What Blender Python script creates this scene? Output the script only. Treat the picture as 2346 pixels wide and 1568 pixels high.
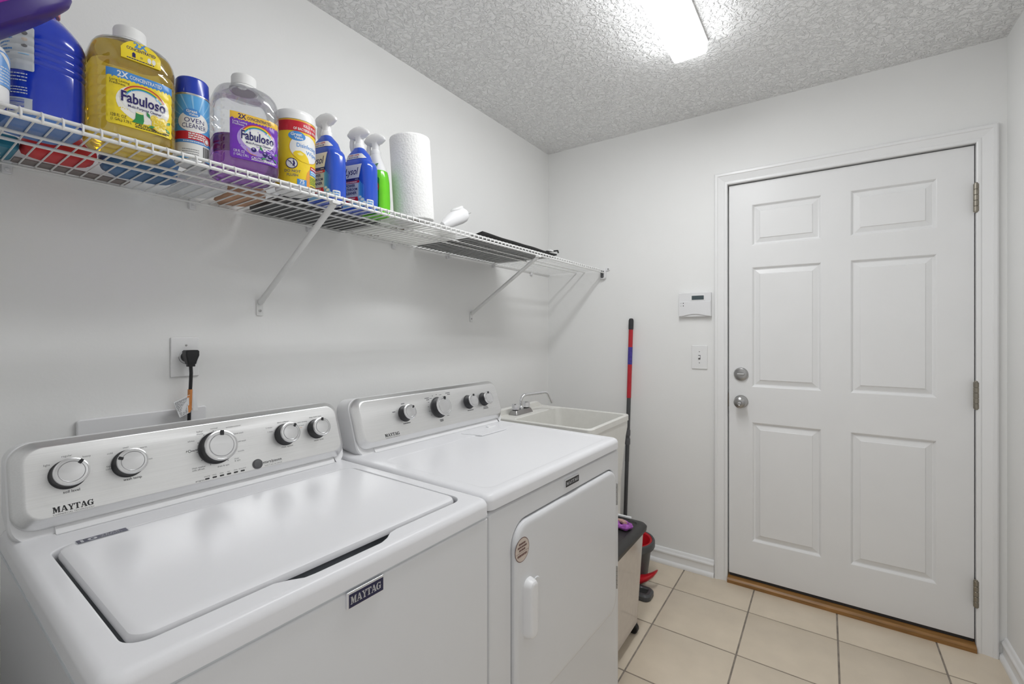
import bpy, math, random
from mathutils import Vector, Matrix, noise
from mathutils.geometry import tessellate_polygon

# ------------------------------------------------------------------ camera, world, exposure
scene = bpy.context.scene
COL = scene.collection
for _o in list(bpy.data.objects):
    bpy.data.objects.remove(_o)
W_PX, H_PX = 2346.0, 1568.0
CAM = Vector((1.498, -2.584, 1.274)); YAW = math.radians(34.684)
cd = bpy.data.cameras.new('camera'); cam = bpy.data.objects.new('camera', cd); COL.objects.link(cam)
cd.sensor_fit = 'HORIZONTAL'; cd.sensor_width = 36.0
cd.lens = 1038.96 / W_PX * 36.0
cd.shift_y = -(784.0 - 761.63) / W_PX
cd.clip_start = 0.02
cam.location = CAM; cam.rotation_euler = (math.pi/2, 0, YAW)
scene.camera = cam

world = bpy.data.worlds.new('world'); scene.world = world; world.use_nodes = True
bg = world.node_tree.nodes['Background']; bg.inputs[0].default_value = (1, 1, 1, 1); bg.inputs[1].default_value = 0.35

scene.view_settings.view_transform = 'Standard'
scene.view_settings.look = 'None'
scene.view_settings.exposure = 1.14
scene.view_settings.gamma = 1.0
scene.view_settings.use_curve_mapping = False
LAMP_STRENGTH = 13.0          # the ceiling fixture is the room's lamp

FLOOR_Z = -0.02
CEIL_Z = 2.44
ROOM_X = 2.086
BACK_Y = -2.605

# ------------------------------------------------------------------ materials
M = {}
def mat(name, col, rough=0.5, metal=0.0, var=0.04, nscale=40.0, bump=0.0, bscale=200.0, spec=0.5,
        trans=0.0, ior=1.45, coat=0.0, stretch=None, emit=0.0, alpha=1.0, sss=0.0):
    m = bpy.data.materials.new(name); m.use_nodes = True
    nt = m.node_tree; N = nt.nodes; L = nt.links
    b = N['Principled BSDF']
    b.inputs['Roughness'].default_value = rough
    b.inputs['Metallic'].default_value = metal
    b.inputs['Specular IOR Level'].default_value = spec
    b.inputs['Transmission Weight'].default_value = trans
    b.inputs['IOR'].default_value = ior
    b.inputs['Coat Weight'].default_value = coat
    b.inputs['Coat Roughness'].default_value = 0.08
    b.inputs['Alpha'].default_value = alpha
    tc = N.new('ShaderNodeTexCoord'); mp = N.new('ShaderNodeMapping')
    L.new(tc.outputs['Object'], mp.inputs['Vector'])
    if stretch: mp.inputs['Scale'].default_value = stretch
    nz = N.new('ShaderNodeTexNoise'); nz.inputs['Scale'].default_value = nscale; nz.inputs['Detail'].default_value = 4
    L.new(mp.outputs['Vector'], nz.inputs['Vector'])
    cr = N.new('ShaderNodeValToRGB')
    lo = [max(0, c*(1-var)) for c in col]; hi = [min(1, c*(1+var)) for c in col]
    cr.color_ramp.elements[0].position = 0.3; cr.color_ramp.elements[1].position = 0.7
    cr.color_ramp.elements[0].color = (*lo, 1); cr.color_ramp.elements[1].color = (*hi, 1)
    L.new(nz.outputs['Fac'], cr.inputs['Fac']); L.new(cr.outputs['Color'], b.inputs['Base Color'])
    if bump:
        n2 = N.new('ShaderNodeTexNoise'); n2.inputs['Scale'].default_value = bscale; n2.inputs['Detail'].default_value = 3
        L.new(mp.outputs['Vector'], n2.inputs['Vector'])
        bp = N.new('ShaderNodeBump'); bp.inputs['Strength'].default_value = bump; bp.inputs['Distance'].default_value = 0.002
        L.new(n2.outputs['Fac'], bp.inputs['Height']); L.new(bp.outputs['Normal'], b.inputs['Normal'])
    if emit:
        b.inputs['Emission Color'].default_value = (.975, .99, 1, 1); b.inputs['Emission Strength'].default_value = emit
    M[name] = m
    return m

mat('wall_paint', (.87, .87, .86), .55, bump=.12, bscale=120, var=.01, nscale=3)
mat('trim_paint', (.87, .87, .87), .32, var=.012, nscale=6)
mat('door_paint', (.85, .85, .85), .36, var=.012, nscale=5, bump=.05, bscale=300)
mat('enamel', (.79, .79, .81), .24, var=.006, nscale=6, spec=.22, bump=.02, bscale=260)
mat('enamel_shaded', (.725, .73, .745), .22, var=.006, nscale=6, bump=.02, bscale=260)  # same white enamel, toned down so the dimmer sides sit in the colour
mat('white_plastic', (.80, .80, .81), .32, var=.01, nscale=8)
mat('white_gloss', (.85, .85, .85), .22, var=.01)
mat('white_matte', (.84, .84, .83), .6, var=.02)
mat('wire_white', (.80, .80, .79), .35, var=.02)
mat('steel_brushed', (.78, .78, .78), .38, 1.0, var=.03, nscale=8, stretch=(60, 1.2, 60), bump=.06, bscale=16)
mat('steel_cap', (.70, .70, .71), .26, 1.0, var=.05, nscale=10)
mat('chrome', (.78, .78, .80), .10, 1.0, var=.02)
mat('nickel', (.40, .395, .39), .28, 1.0, var=.05)
mat('hinge_metal', (.31, .285, .24), .38, 1.0, var=.12)
mat('black_plastic', (.012, .012, .014), .4, var=.1)
mat('dark_plastic', (.03, .03, .033), .45, var=.1)
mat('grey_plastic', (.10, .10, .105), .45, var=.1)
mat('print_black', (.02, .02, .022), .5, var=.1)
mat('print_grey', (.16, .16, .17), .5, var=.1)
mat('print_orange', (.62, .24, .07), .5, var=.15)
mat('navy', (.018, .018, .06), .3, var=.1)
mat('silver_print', (.55, .56, .58), .35, .6, var=.04)
mat('tub_plastic', (.78, .77, .73), .38, var=.02)
mat('grout', (.27, .235, .20), .85, var=.25, nscale=30)
mat('wood_threshold', (.30, .15, .045), .38, var=.28, nscale=9, stretch=(1, 12, 12))
mat('bin_plastic', (.60, .54, .49), .14, var=.03, coat=.4)
mat('bin_lid', (.028, .027, .026), .42, var=.12, bump=.1, bscale=300)
mat('bucket_grey', (.075, .078, .082), .42, var=.06)
mat('red_plastic', (.55, .012, .022), .32, var=.06)
mat('mop_grey', (.07, .072, .076), .38, var=.06)
mat('mop_red', (.48, .018, .03), .3, var=.05)
mat('mop_label', (.06, .04, .28), .35, var=.3, nscale=90)
mat('scrunchie', (.36, .10, .42), .8, var=.45, nscale=60)
mat('scrunchie_tan', (.62, .38, .33), .8, var=.3, nscale=60)
mat('lcd', (.075, .10, .11), .25, var=.05)
mat('towel', (.86, .86, .85), .95, var=.015, nscale=60)
mat('card_brown', (.12, .075, .045), .8, var=.2)
mat('tag_paper', (.74, .74, .75), .6, var=.03)
mat('tan_sticker', (.62, .53, .46), .5, var=.05)
mat('brown_print', (.16, .08, .07), .5, var=.1)
mat('mat_grey', (.27, .235, .225), .8, var=.06)
# product colours
mat('jug_blue', (.012, .045, .50), .16, var=.05, nscale=5, coat=.5)
mat('jug_teal', (.03, .22, .50), .2, var=.05)
mat('jug_base', (.10, .22, .52), .22, var=.1, nscale=20)
mat('cap_pink', (.70, .26, .24), .35, var=.03)
mat('label_blue_pale', (.16, .36, .74), .3, var=.05)
mat('label_white', (.80, .80, .79), .35, var=.02)
mat('label_greywhite', (.60, .63, .66), .35, var=.03)
mat('cap_blue', (.015, .05, .47), .22, var=.04, coat=.3)
mat('fab_yellow', (.88, .68, .03), .28, var=.02)
mat('fab_pale', (.90, .84, .45), .28, var=.02)
mat('fab_blue', (.07, .27, .66), .28, var=.03)
mat('fab_navy', (.022, .015, .13), .28, var=.05)
mat('fab_purple', (.17, .035, .44), .28, var=.05)
mat('fab_lilac', (.42, .30, .66), .28, var=.05)
mat('fab_gold', (.83, .52, .06), .28, var=.03)
mat('p_red', (.56, .015, .03), .3, var=.03)
mat('p_orange', (.78, .33, .05), .3, var=.03)
mat('p_green', (.03, .27, .08), .3, var=.05)
mat('p_lime', (.20, .62, .02), .25, var=.03)
mat('p_sky', (.10, .38, .74), .3, var=.04)
mat('p_cyan', (.28, .56, .84), .3, var=.04)
mat('p_lemon', (.86, .62, .02), .3, var=.03)
mat('p_lemon_light', (.93, .80, .28), .3, var=.03)
mat('p_cream', (.88, .86, .78), .3, var=.02)
mat('lysol_blue', (.02, .085, .56), .14, var=.05, nscale=6, coat=.4)
mat('lysol_sky', (.06, .30, .72), .2, var=.12, nscale=18)
mat('lysol_mid', (.045, .22, .68), .2, var=.05)
mat('lysol_mid2', (.032, .16, .63), .18, var=.05)
mat('lysol_mid3', (.026, .11, .59), .16, var=.05)
mat('can_steel', (.62, .63, .65), .25, .9, var=.04)
mat('green_dark', (.015, .20, .03), .2, var=.06, coat=.3)
mat('green_lime', (.16, .66, .02), .16, var=.04, coat=.3)
mat('bowl_purple', (.032, .009, .17), .38, var=.05)
mat('bowl_magenta', (.33, .02, .30), .35, var=.05)
mat('cloth_red', (.62, .03, .035), .55, var=.12, nscale=12)
mat('cloth_blue', (.06, .16, .33), .45, var=.25, nscale=14)
mat('teal_pack', (.03, .24, .36), .4, var=.06)
mat('black_bag', (.010, .010, .010), .55, var=.2, bump=.15, bscale=160)
mat('dark_tray', (.06, .062, .066), .5, var=.25, nscale=12)
mat('tan_paper', (.52, .30, .19), .7, var=.2, nscale=14)
mat('foam_white', (.80, .80, .78), .6, var=.03)

# brushed console steel needs anisotropy
for _n in ('steel_brushed', 'steel_cap'):
    M[_n].node_tree.nodes['Principled BSDF'].inputs['Anisotropic'].default_value = .4

def mat_ceiling():
    m = mat('ceiling_texture', (.93, .93, .93), .75, var=.01, nscale=3)
    nt = m.node_tree; N = nt.nodes; L = nt.links; b = N['Principled BSDF']
    tc = N.new('ShaderNodeTexCoord')
    n1 = N.new('ShaderNodeTexNoise'); n1.inputs['Scale'].default_value = 48; n1.inputs['Detail'].default_value = 3; n1.inputs['Roughness'].default_value = .55
    n1.inputs['Distortion'].default_value = .9
    L.new(tc.outputs['Object'], n1.inputs['Vector'])
    r = N.new('ShaderNodeValToRGB'); r.color_ramp.elements[0].position = .44; r.color_ramp.elements[1].position = .58
    L.new(n1.outputs['Fac'], r.inputs['Fac'])
    n2 = N.new('ShaderNodeTexNoise'); n2.inputs['Scale'].default_value = 130; n2.inputs['Detail'].default_value = 2
    L.new(tc.outputs['Object'], n2.inputs['Vector'])
    ad = N.new('ShaderNodeMath'); ad.operation = 'MULTIPLY_ADD'; ad.inputs[1].default_value = .35
    L.new(n2.outputs['Fac'], ad.inputs[0]); L.new(r.outputs['Color'], ad.inputs[2])
    bp = N.new('ShaderNodeBump'); bp.inputs['Strength'].default_value = .9; bp.inputs['Distance'].default_value = .005
    L.new(ad.outputs[0], bp.inputs['Height']); L.new(bp.outputs['Normal'], b.inputs['Normal'])
mat_ceiling()

def mat_tile():
    m = mat('tile_beige', (.71, .615, .49), .28, var=.05, nscale=9)
    nt = m.node_tree; N = nt.nodes; L = nt.links; b = N['Principled BSDF']
    oi = N.new('ShaderNodeObjectInfo')
    for nd in N:
        if nd.type == 'TEX_NOISE':
            nd.noise_dimensions = '4D'; nd.inputs['Detail'].default_value = 6
            ml = N.new('ShaderNodeMath'); ml.operation = 'MULTIPLY'; ml.inputs[1].default_value = 37.0
            L.new(oi.outputs['Random'], ml.inputs[0]); L.new(ml.outputs[0], nd.inputs['W'])
    ramp = [n for n in N if n.type == 'VALTORGB'][0]
    hs = N.new('ShaderNodeHueSaturation')
    mr = N.new('ShaderNodeMapRange'); mr.inputs[3].default_value = .96; mr.inputs[4].default_value = 1.04
    L.new(oi.outputs['Random'], mr.inputs[0]); L.new(mr.outputs[0], hs.inputs['Value'])
    L.new(ramp.outputs['Color'], hs.inputs['Color']); L.new(hs.outputs['Color'], b.inputs['Base Color'])
mat_tile()

def mat_towel():
    b = M['towel'].node_tree.nodes['Principled BSDF']; N = M['towel'].node_tree.nodes; L = M['towel'].node_tree.links
    tc = N.new('ShaderNodeTexCoord')
    w = N.new('ShaderNodeTexVoronoi'); w.inputs['Scale'].default_value = 150
    L.new(tc.outputs['Object'], w.inputs['Vector'])
    bp = N.new('ShaderNodeBump'); bp.inputs['Strength'].default_value = .55; bp.inputs['Distance'].default_value = .002
    L.new(w.outputs['Distance'], bp.inputs['Height']); L.new(bp.outputs['Normal'], b.inputs['Normal'])
mat_towel()

def mat_clear(name, tint, gloss=.12, rough=.06):
    """thin clear plastic: tinted see-through with a fresnel gloss"""
    m = bpy.data.materials.new(name); m.use_nodes = True
    N = m.node_tree.nodes; L = m.node_tree.links
    N.remove(N['Principled BSDF'])
    t = N.new('ShaderNodeBsdfTransparent'); t.inputs[0].default_value = (*tint, 1)
    g = N.new('ShaderNodeBsdfGlossy'); g.inputs['Roughness'].default_value = rough
    g.inputs['Color'].default_value = (.9, .9, .9, 1)
    lw = N.new('ShaderNodeLayerWeight'); lw.inputs['Blend'].default_value = .28
    nz = N.new('ShaderNodeTexNoise'); nz.inputs['Scale'].default_value = 25
    ml = N.new('ShaderNodeMath'); ml.operation = 'MULTIPLY_ADD'; ml.inputs[1].default_value = .05; ml.inputs[2].default_value = gloss
    L.new(nz.outputs['Fac'], ml.inputs[0])
    ad = N.new('ShaderNodeMath'); ad.operation = 'ADD'; ad.use_clamp = True
    fr = N.new('ShaderNodeMath'); fr.operation = 'MULTIPLY'; fr.inputs[1].default_value = .55
    L.new(lw.outputs['Fresnel'], fr.inputs[0])
    L.new(fr.outputs[0], ad.inputs[0]); L.new(ml.outputs[0], ad.inputs[1])
    mx = N.new('ShaderNodeMixShader')
    L.new(ad.outputs[0], mx.inputs[0]); L.new(t.outputs[0], mx.inputs[1]); L.new(g.outputs[0], mx.inputs[2])
    L.new(mx.outputs[0], N['Material Output'].inputs[0])
    M[name] = m
def mat_thin(name, col, tr):
    m = bpy.data.materials.new(name); m.use_nodes = True; N = m.node_tree.nodes; L = m.node_tree.links
    N.remove(N['Principled BSDF'])
    d_ = N.new('ShaderNodeBsdfDiffuse'); t_ = N.new('ShaderNodeBsdfTranslucent'); mx = N.new('ShaderNodeMixShader'); mx.inputs[0].default_value = tr
    nz = N.new('ShaderNodeTexNoise'); nz.inputs['Scale'].default_value = 20
    cr = N.new('ShaderNodeValToRGB'); cr.color_ramp.elements[0].color = (*[c*.94 for c in col], 1); cr.color_ramp.elements[1].color = (*col, 1)
    L.new(nz.outputs['Fac'], cr.inputs['Fac']); L.new(cr.outputs['Color'], d_.inputs['Color']); L.new(cr.outputs['Color'], t_.inputs['Color'])
    L.new(d_.outputs[0], mx.inputs[1]); L.new(t_.outputs[0], mx.inputs[2]); L.new(mx.outputs[0], N['Material Output'].inputs[0])
    M[name] = m
mat_thin('foam_sheet', (.92, .92, .90), .62)
mat_thin('clear_bag', (.90, .91, .92), .55)
mat_clear('clear_pet', (.93, .94, .95), .06)
mat_clear('clear_film', (.85, .86, .88), .25, .15)

def mat_liquid(name, col, deep):
    """coloured cleaner: light passes and scatters, no painted shading"""
    m = bpy.data.materials.new(name); m.use_nodes = True
    N = m.node_tree.nodes; L = m.node_tree.links
    b = N['Principled BSDF']; b.inputs['Roughness'].default_value = .08
    b.inputs['Transmission Weight'].default_value = .80; b.inputs['IOR'].default_value = 1.16
    nz = N.new('ShaderNodeTexNoise'); nz.inputs['Scale'].default_value = 9
    cr = N.new('ShaderNodeValToRGB'); cr.color_ramp.elements[0].color = (*deep, 1); cr.color_ramp.elements[1].color = (*col, 1)
    cr.color_ramp.elements[0].position = .35; cr.color_ramp.elements[1].position = .65
    L.new(nz.outputs['Fac'], cr.inputs['Fac']); L.new(cr.outputs['Color'], b.inputs['Base Color'])
    M[name] = m
mat_liquid('liquid_amber', (.97, .72, .075), (.94, .66, .05))
mat_liquid('liquid_purple', (.38, .12, .54), (.31, .085, .46))

# ------------------------------------------------------------------ mesh helpers
class MB:
    def __init__(s): s.v = []; s.f = []; s.m = []; s.mats = []
    def mi(s, name):
        if name not in s.mats: s.mats.append(name)
        return s.mats.index(name)
    def add(s, verts, faces, m, mx=None):
        o = len(s.v); k = s.mi(m)
        for p in verts:
            p = Vector(p)
            s.v.append(tuple(mx @ p if mx else p))
        for f in faces: s.f.append(tuple(i+o for i in f)); s.m.append(k)
        return s
    def box(s, x0, y0, z0, x1, y1, z1, m, mx=None):
        v = [(x0,y0,z0),(x1,y0,z0),(x1,y1,z0),(x0,y1,z0),(x0,y0,z1),(x1,y0,z1),(x1,y1,z1),(x0,y1,z1)]
        f = [(0,3,2,1),(4,5,6,7),(0,1,5,4),(1,2,6,5),(2,3,7,6),(3,0,4,7)]
        return s.add(v, f, m, mx)
    def loops(s, loops, m, cap0=True, cap1=True, mx=None):
        n = len(loops[0]); v = [p for l in loops for p in l]; f = []
        for a in range(len(loops)-1):
            for i in range(n):
                j = (i+1) % n
                f.append((a*n+i, a*n+j, (a+1)*n+j, (a+1)*n+i))
        if cap0: f.append(tuple(reversed(range(n))))
        if cap1: f.append(tuple(range((len(loops)-1)*n, len(loops)*n)))
        return s.add(v, f, m, mx)
    def lathe(s, prof, m, n=32, mx=None, cap0=True, cap1=True):
        ls = [[(r*math.cos(2*math.pi*i/n), r*math.sin(2*math.pi*i/n), z) for i in range(n)] for r, z in prof]
        return s.loops(ls, m, cap0, cap1, mx)
    def tube(s, pts, r, m, n=8, mx=None, flat=1.0):
        pts = [Vector(p) for p in pts]; ls = []
        t0 = (pts[1]-pts[0]).normalized()
        a = Vector((0,0,1)) if abs(t0.z) < .9 else Vector((1,0,0))
        u = t0.cross(a).normalized()
        for i, p in enumerate(pts):
            if i == 0: t = t0
            elif i == len(pts)-1: t = (pts[i]-pts[i-1]).normalized()
            else: t = ((pts[i+1]-p).normalized() + (p-pts[i-1]).normalized()).normalized()
            u = (u - t*u.dot(t)).normalized(); w = t.cross(u)
            rr_ = r[i] if isinstance(r, (list, tuple)) else r
            ls.append([tuple(p + u*rr_*math.cos(2*math.pi*k/n)*flat + w*rr_*math.sin(2*math.pi*k/n)) for k in range(n)])
        return s.loops(ls, m, True, True, mx)
    def rbox(s, x0, y0, z0, x1, y1, z1, rc, re, m, axis='z', mx=None, n=3, nc=5, both=True):
        """rounded box: rc corner radius seen along the axis, re edge round-over at the ends"""
        if axis == 'z': a0,b0,c0,a1,b1,c1 = x0,y0,z0,x1,y1,z1; g = lambda a,b,c: (a,b,c)
        elif axis == 'x': a0,b0,c0,a1,b1,c1 = y0,z0,x0,y1,z1,x1; g = lambda a,b,c: (c,a,b)
        else: a0,b0,c0,a1,b1,c1 = z0,x0,y0,z1,x1,y1; g = lambda a,b,c: (b,c,a)
        ls = []
        q = [math.pi/2*k/n for k in range(n+1)]
        st = [(c0+re-re*math.cos(t), re*(1-math.sin(t))) for t in q] if both else [(c0, 0)]
        st += [(c1-re+re*math.sin(t), re*(1-math.cos(t))) for t in q]
        for c, ins in st:
            ls.append([g(a, b, c) for a, b in rrect(a0+ins, b0+ins, a1-ins, b1-ins, max(rc-ins, .0004), 2, nc)])
        return s.loops(ls, m, True, True, mx)
    def build(s, name, parent=None, loc=None, rot=None, angle=35, base=False, wn=True):
        me = bpy.data.meshes.new(name)
        off = Vector((0, 0, 0))
        if base:
            xs = [p[0] for p in s.v]; ys = [p[1] for p in s.v]; zs = [p[2] for p in s.v]
            off = Vector(((min(xs)+max(xs))/2, (min(ys)+max(ys))/2, min(zs)))
        me.from_pydata([tuple(Vector(p)-off) for p in s.v], [], s.f)
        for n in s.mats: me.materials.append(M[n])
        me.polygons.foreach_set('material_index', s.m)
        me.polygons.foreach_set('use_smooth', [True]*len(s.f))
        me.set_sharp_from_angle(angle=math.radians(angle))
        me.update()
        o = link(name, me, parent, off if base else loc, rot)
        if wn:
            md = o.modifiers.new('weighted_normals', 'WEIGHTED_NORMAL'); md.keep_sharp = True
        return o

def link(name, me, parent=None, loc=None, rot=None):
    o = bpy.data.objects.new(name, me); COL.objects.link(o)
    if parent is not None: o.parent = parent
    if loc is not None: o.location = loc
    if rot is not None: o.rotation_euler = rot
    return o

def rrect(a0, b0, a1, b1, r, ns=4, nc=5):
    r = min(r, (a1-a0)/2-1e-5, (b1-b0)/2-1e-5)
    out = []
    cs = [((a1-r, b0+r), -90), ((a1-r, b1-r), 0), ((a0+r, b1-r), 90), ((a0+r, b0+r), 180)]
    for q in range(4):
        (ca, cb), an = cs[q]
        arc = [(ca+r*math.cos(math.radians(an+90*k/nc)), cb+r*math.sin(math.radians(an+90*k/nc))) for k in range(nc+1)]
        out += arc
        (na, nb), nan = cs[(q+1) % 4]
        p = arc[-1]; e = (na+r*math.cos(math.radians(nan)), nb+r*math.sin(math.radians(nan)))
        for k in range(1, ns): out.append((p[0]+(e[0]-p[0])*k/ns, p[1]+(e[1]-p[1])*k/ns))
    return out

def tag(o, label=None, cat=None, group=None, kind=None):
    if label: o['label'] = label
    if cat: o['category'] = cat
    if group: o['group'] = group
    if kind: o['kind'] = kind
    return o
def thing(name, label, cat, loc=(0,0,0), rz=0, group=None, rot=None):
    o = bpy.data.objects.new(name, None); COL.objects.link(o); o.empty_display_size = .05
    o.location = loc; o.rotation_euler = rot if rot else (0, 0, math.radians(rz))
    return tag(o, label, cat, group)

# ------------------------------------------------------------------ print / lettering
_tc = {}
def text_mesh(body, size, shear=0.0, bold=0.0, space=1.0):
    k = (body, size, shear, bold, space)
    if k in _tc: return _tc[k]
    c = bpy.data.curves.new('t', 'FONT'); c.body = body; c.size = size; c.shear = shear; c.offset = bold*size
    c.space_character = space; c.resolution_u = 2; c.fill_mode = 'FRONT'
    o = bpy.data.objects.new('t', c); COL.objects.link(o)
    dg = bpy.context.evaluated_depsgraph_get()
    me = bpy.data.meshes.new_from_object(o.evaluated_get(dg))
    v = [(p.co.x, p.co.y) for p in me.vertices]; f = [tuple(p.vertices) for p in me.polygons]
    bpy.data.objects.remove(o); bpy.data.curves.remove(c); bpy.data.meshes.remove(me)
    _tc[k] = (v, f)
    return v, f

class Art:
    """flat print mapped on a surface: fn(s, t, off) -> point"""
    def __init__(s, fn, base=.0003, step=.00022, maxe=0): s.fn = fn; s.mb = MB(); s.base = base; s.step = step; s.maxe = maxe
    def p(s, a, b, l): return s.fn(a, b, s.base + s.step*l)
    def put(s, m, l, v, f):
        if s.maxe:
            v = list(v); tr = [(q[0], q[i], q[i+1]) for q in f for i in range(1, len(q)-1)]; out = []; mid = {}
            while tr:
                a, b, c = tr.pop()
                e = [((v[i][0]-v[j][0])**2+(v[i][1]-v[j][1])**2, i, j, k) for i, j, k in ((a, b, c), (b, c, a), (c, a, b))]
                d, i, j, k = max(e)
                if d < s.maxe**2: out.append((a, b, c)); continue
                q = (min(i, j), max(i, j))
                if q not in mid: mid[q] = len(v); v.append(((v[i][0]+v[j][0])/2, (v[i][1]+v[j][1])/2))
                m_ = mid[q]; tr += [(i, m_, k), (m_, j, k)]
            f = out
        s.mb.add([s.p(a, b, l) for a, b in v], f, m)
    def rect(s, m, l, s0, t0, s1, t1, nx=8, ny=2, r=0.0):
        cols = [s0+(s1-s0)*i/nx for i in range(nx+1)]
        if r:
            ex = [r*(1-math.cos(math.radians(a))) for a in (0, 25, 50, 70, 90)]
            cols = sorted(set([s0+e for e in ex] + [s1-e for e in ex] + [c for c in cols if s0+r < c < s1-r]))
        v = []; f = []
        for c in cols:
            e = 0.0
            if r:
                d = min(c-s0, s1-c)
                if d < r: e = r - math.sqrt(max(0, r*r-(r-d)**2))
            for j in range(ny+1): v.append((c, t0+e+(t1-t0-2*e)*j/ny))
        for i in range(len(cols)-1):
            for j in range(ny):
                a = i*(ny+1)+j; f.append((a, a+ny+1, a+ny+2, a+1))
        s.put(m, l, v, f)
    def ell(s, m, l, cs, ct, rx, ry, n=28, rot=0, rings=3, r0=0.0):
        v = []; f = []; co, si = math.cos(math.radians(rot)), math.sin(math.radians(rot))
        for k in range(rings+1):
            q = r0 + (1-r0)*k/rings
            for i in range(n):
                a = 2*math.pi*i/n; x = rx*q*math.cos(a); y = ry*q*math.sin(a)
                v.append((cs+x*co-y*si, ct+x*si+y*co))
        for k in range(rings):
            for i in range(n):
                j = (i+1) % n; f.append((k*n+i, (k+1)*n+i, (k+1)*n+j, k*n+j))
        s.put(m, l, v, f)
    def arc(s, m, l, cs, ct, rx, ry, th, a0, a1, n=24):
        v = []; f = []
        for i in range(n+1):
            a = math.radians(a0+(a1-a0)*i/n)
            v.append((cs+rx*math.cos(a), ct+ry*math.sin(a))); v.append((cs+(rx+th)*math.cos(a), ct+(ry+th)*math.sin(a)))
        for i in range(n): f.append((2*i, 2*i+1, 2*i+3, 2*i+2))
        s.put(m, l, v, f)
    def poly(s, m, l, pts):
        tr = tessellate_polygon([[Vector((a, b, 0)) for a, b in pts]])
        fs = []
        for t in tr:
            a, b, c = [pts[i] for i in t]
            cr = (b[0]-a[0])*(c[1]-a[1])-(b[1]-a[1])*(c[0]-a[0])
            fs.append(tuple(t) if cr > 0 else tuple(reversed(t)))
        s.put(m, l, pts, fs)
    def text(s, m, l, body, cs, ct, size, align='L', shear=0, bold=0, sx=1.0, rot=0, space=1.0, width=None):
        v, f = text_mesh(body, size, shear, bold, space)
        if not v: return
        x0 = min(a for a, b in v); x1 = max(a for a, b in v)
        if width: sx = width/(x1-x0)
        dx = {'L': -x0, 'C': -(x0+x1)/2, 'R': -x1}[align]
        co, si = math.cos(math.radians(rot)), math.sin(math.radians(rot))
        s.put(m, l, [(cs+(a+dx)*sx*co-b*si, ct+(a+dx)*sx*si+b*co) for a, b in v], f)
    def dash(s, m, l, s0, t0, w, h, seed=0, n=7, rot=0):
        """a line of print too small to read"""
        rnd = random.Random(seed); x = 0; co, si = math.cos(math.radians(rot)), math.sin(math.radians(rot))
        while x < w-.0005:
            ww = min(w-x, w/n*rnd.uniform(.5, 1.3))
            q = [(x, 0), (x+ww*.82, 0), (x+ww*.82, h), (x, h)]
            s.put(m, l, [(s0+a*co-b*si, t0+a*si+b*co) for a, b in q], [(0, 1, 2, 3)])
            x += ww
    def maytag(s, m, l, s0, t0, w, h):
        """slab-serif word mark drawn letter by letter"""
        G = {'M': [[(0,0),(.34,0),(.34,.1),(.24,.1),(.24,.9),(.34,1),(0,1),(0,.9),(.1,.9),(.1,.1),(0,.1)], [(.1,1),(.36,1),(.62,.42),(.52,.05),(.44,.05)],
                   [(.52,.05),(.5,.3),(.78,1),(1.02,1),(.92,.9),(.78,.75),(.56,.05)], [(.72,0),(1.12,0),(1.12,.1),(1.04,.1),(1.04,.9),(1.12,.9),(1.12,1),(.78,1),(.78,.1),(.72,.1)]],
             'A': [[(0,0),(.32,0),(.32,.1),(.23,.1),(.5,.8),(.48,1),(.4,1),(.12,.1),(0,.1)], [(.4,1),(.62,1),(.98,.1),(1.06,.1),(1.06,0),(.58,0),(.58,.1),(.7,.1),(.46,.8)], [(.24,.26),(.7,.26),(.66,.38),(.28,.38)]],
             'Y': [[(0,.9),(0,1),(.46,1),(.46,.9),(.36,.9),(.58,.5),(.42,.42),(.1,.9)], [(.58,1),(.98,1),(.98,.9),(.88,.9),(.6,.42),(.46,.46),(.72,.9),(.58,.9)], [(.38,.1),(.28,.1),(.28,0),(.76,0),(.76,.1),(.64,.1),(.64,.5),(.38,.5)]],
             'T': [[(0,.68),(0,1),(.96,1),(.96,.68),(.86,.68),(.8,.88),(.16,.88),(.1,.68)], [(.35,.9),(.35,.1),(.22,.1),(.22,0),(.74,0),(.74,.1),(.61,.1),(.61,.9)]],
             'G': [[(.92,.66),(.92,1),(.82,1),(.76,.92),(.5,1.02),(.2,.94),(.02,.7),(0,.5),(.02,.3),(.2,.06),(.5,-.02),(.72,.06),(.94,.06),(.94,.42),(1.02,.42),(1.02,.52),(.54,.52),(.54,.42),(.66,.42),(.66,.14),(.5,.09),(.34,.2),(.29,.5),(.34,.8),(.52,.91),(.72,.82),(.82,.66)]]}
        adv = {'M': 1.2, 'A': 1.04, 'Y': .96, 'T': .98, 'G': 1.02}
        word = 'MAYTAG'; tot = sum(adv[c] for c in word); x = 0
        for c in word:
            for pl in G[c]: s.poly(m, l, [(s0+(x+a)*w/tot, t0+b*h) for a, b in pl])
            x += adv[c]*.985
    def build(s, name, parent): return s.mb.build(name, parent, wn=False)

def plane_map(o, u, v, n):
    o, u, v, n = Vector(o), Vector(u), Vector(v), Vector(n)
    return lambda a, b, k: tuple(o+u*a+v*b+n*k)

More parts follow.
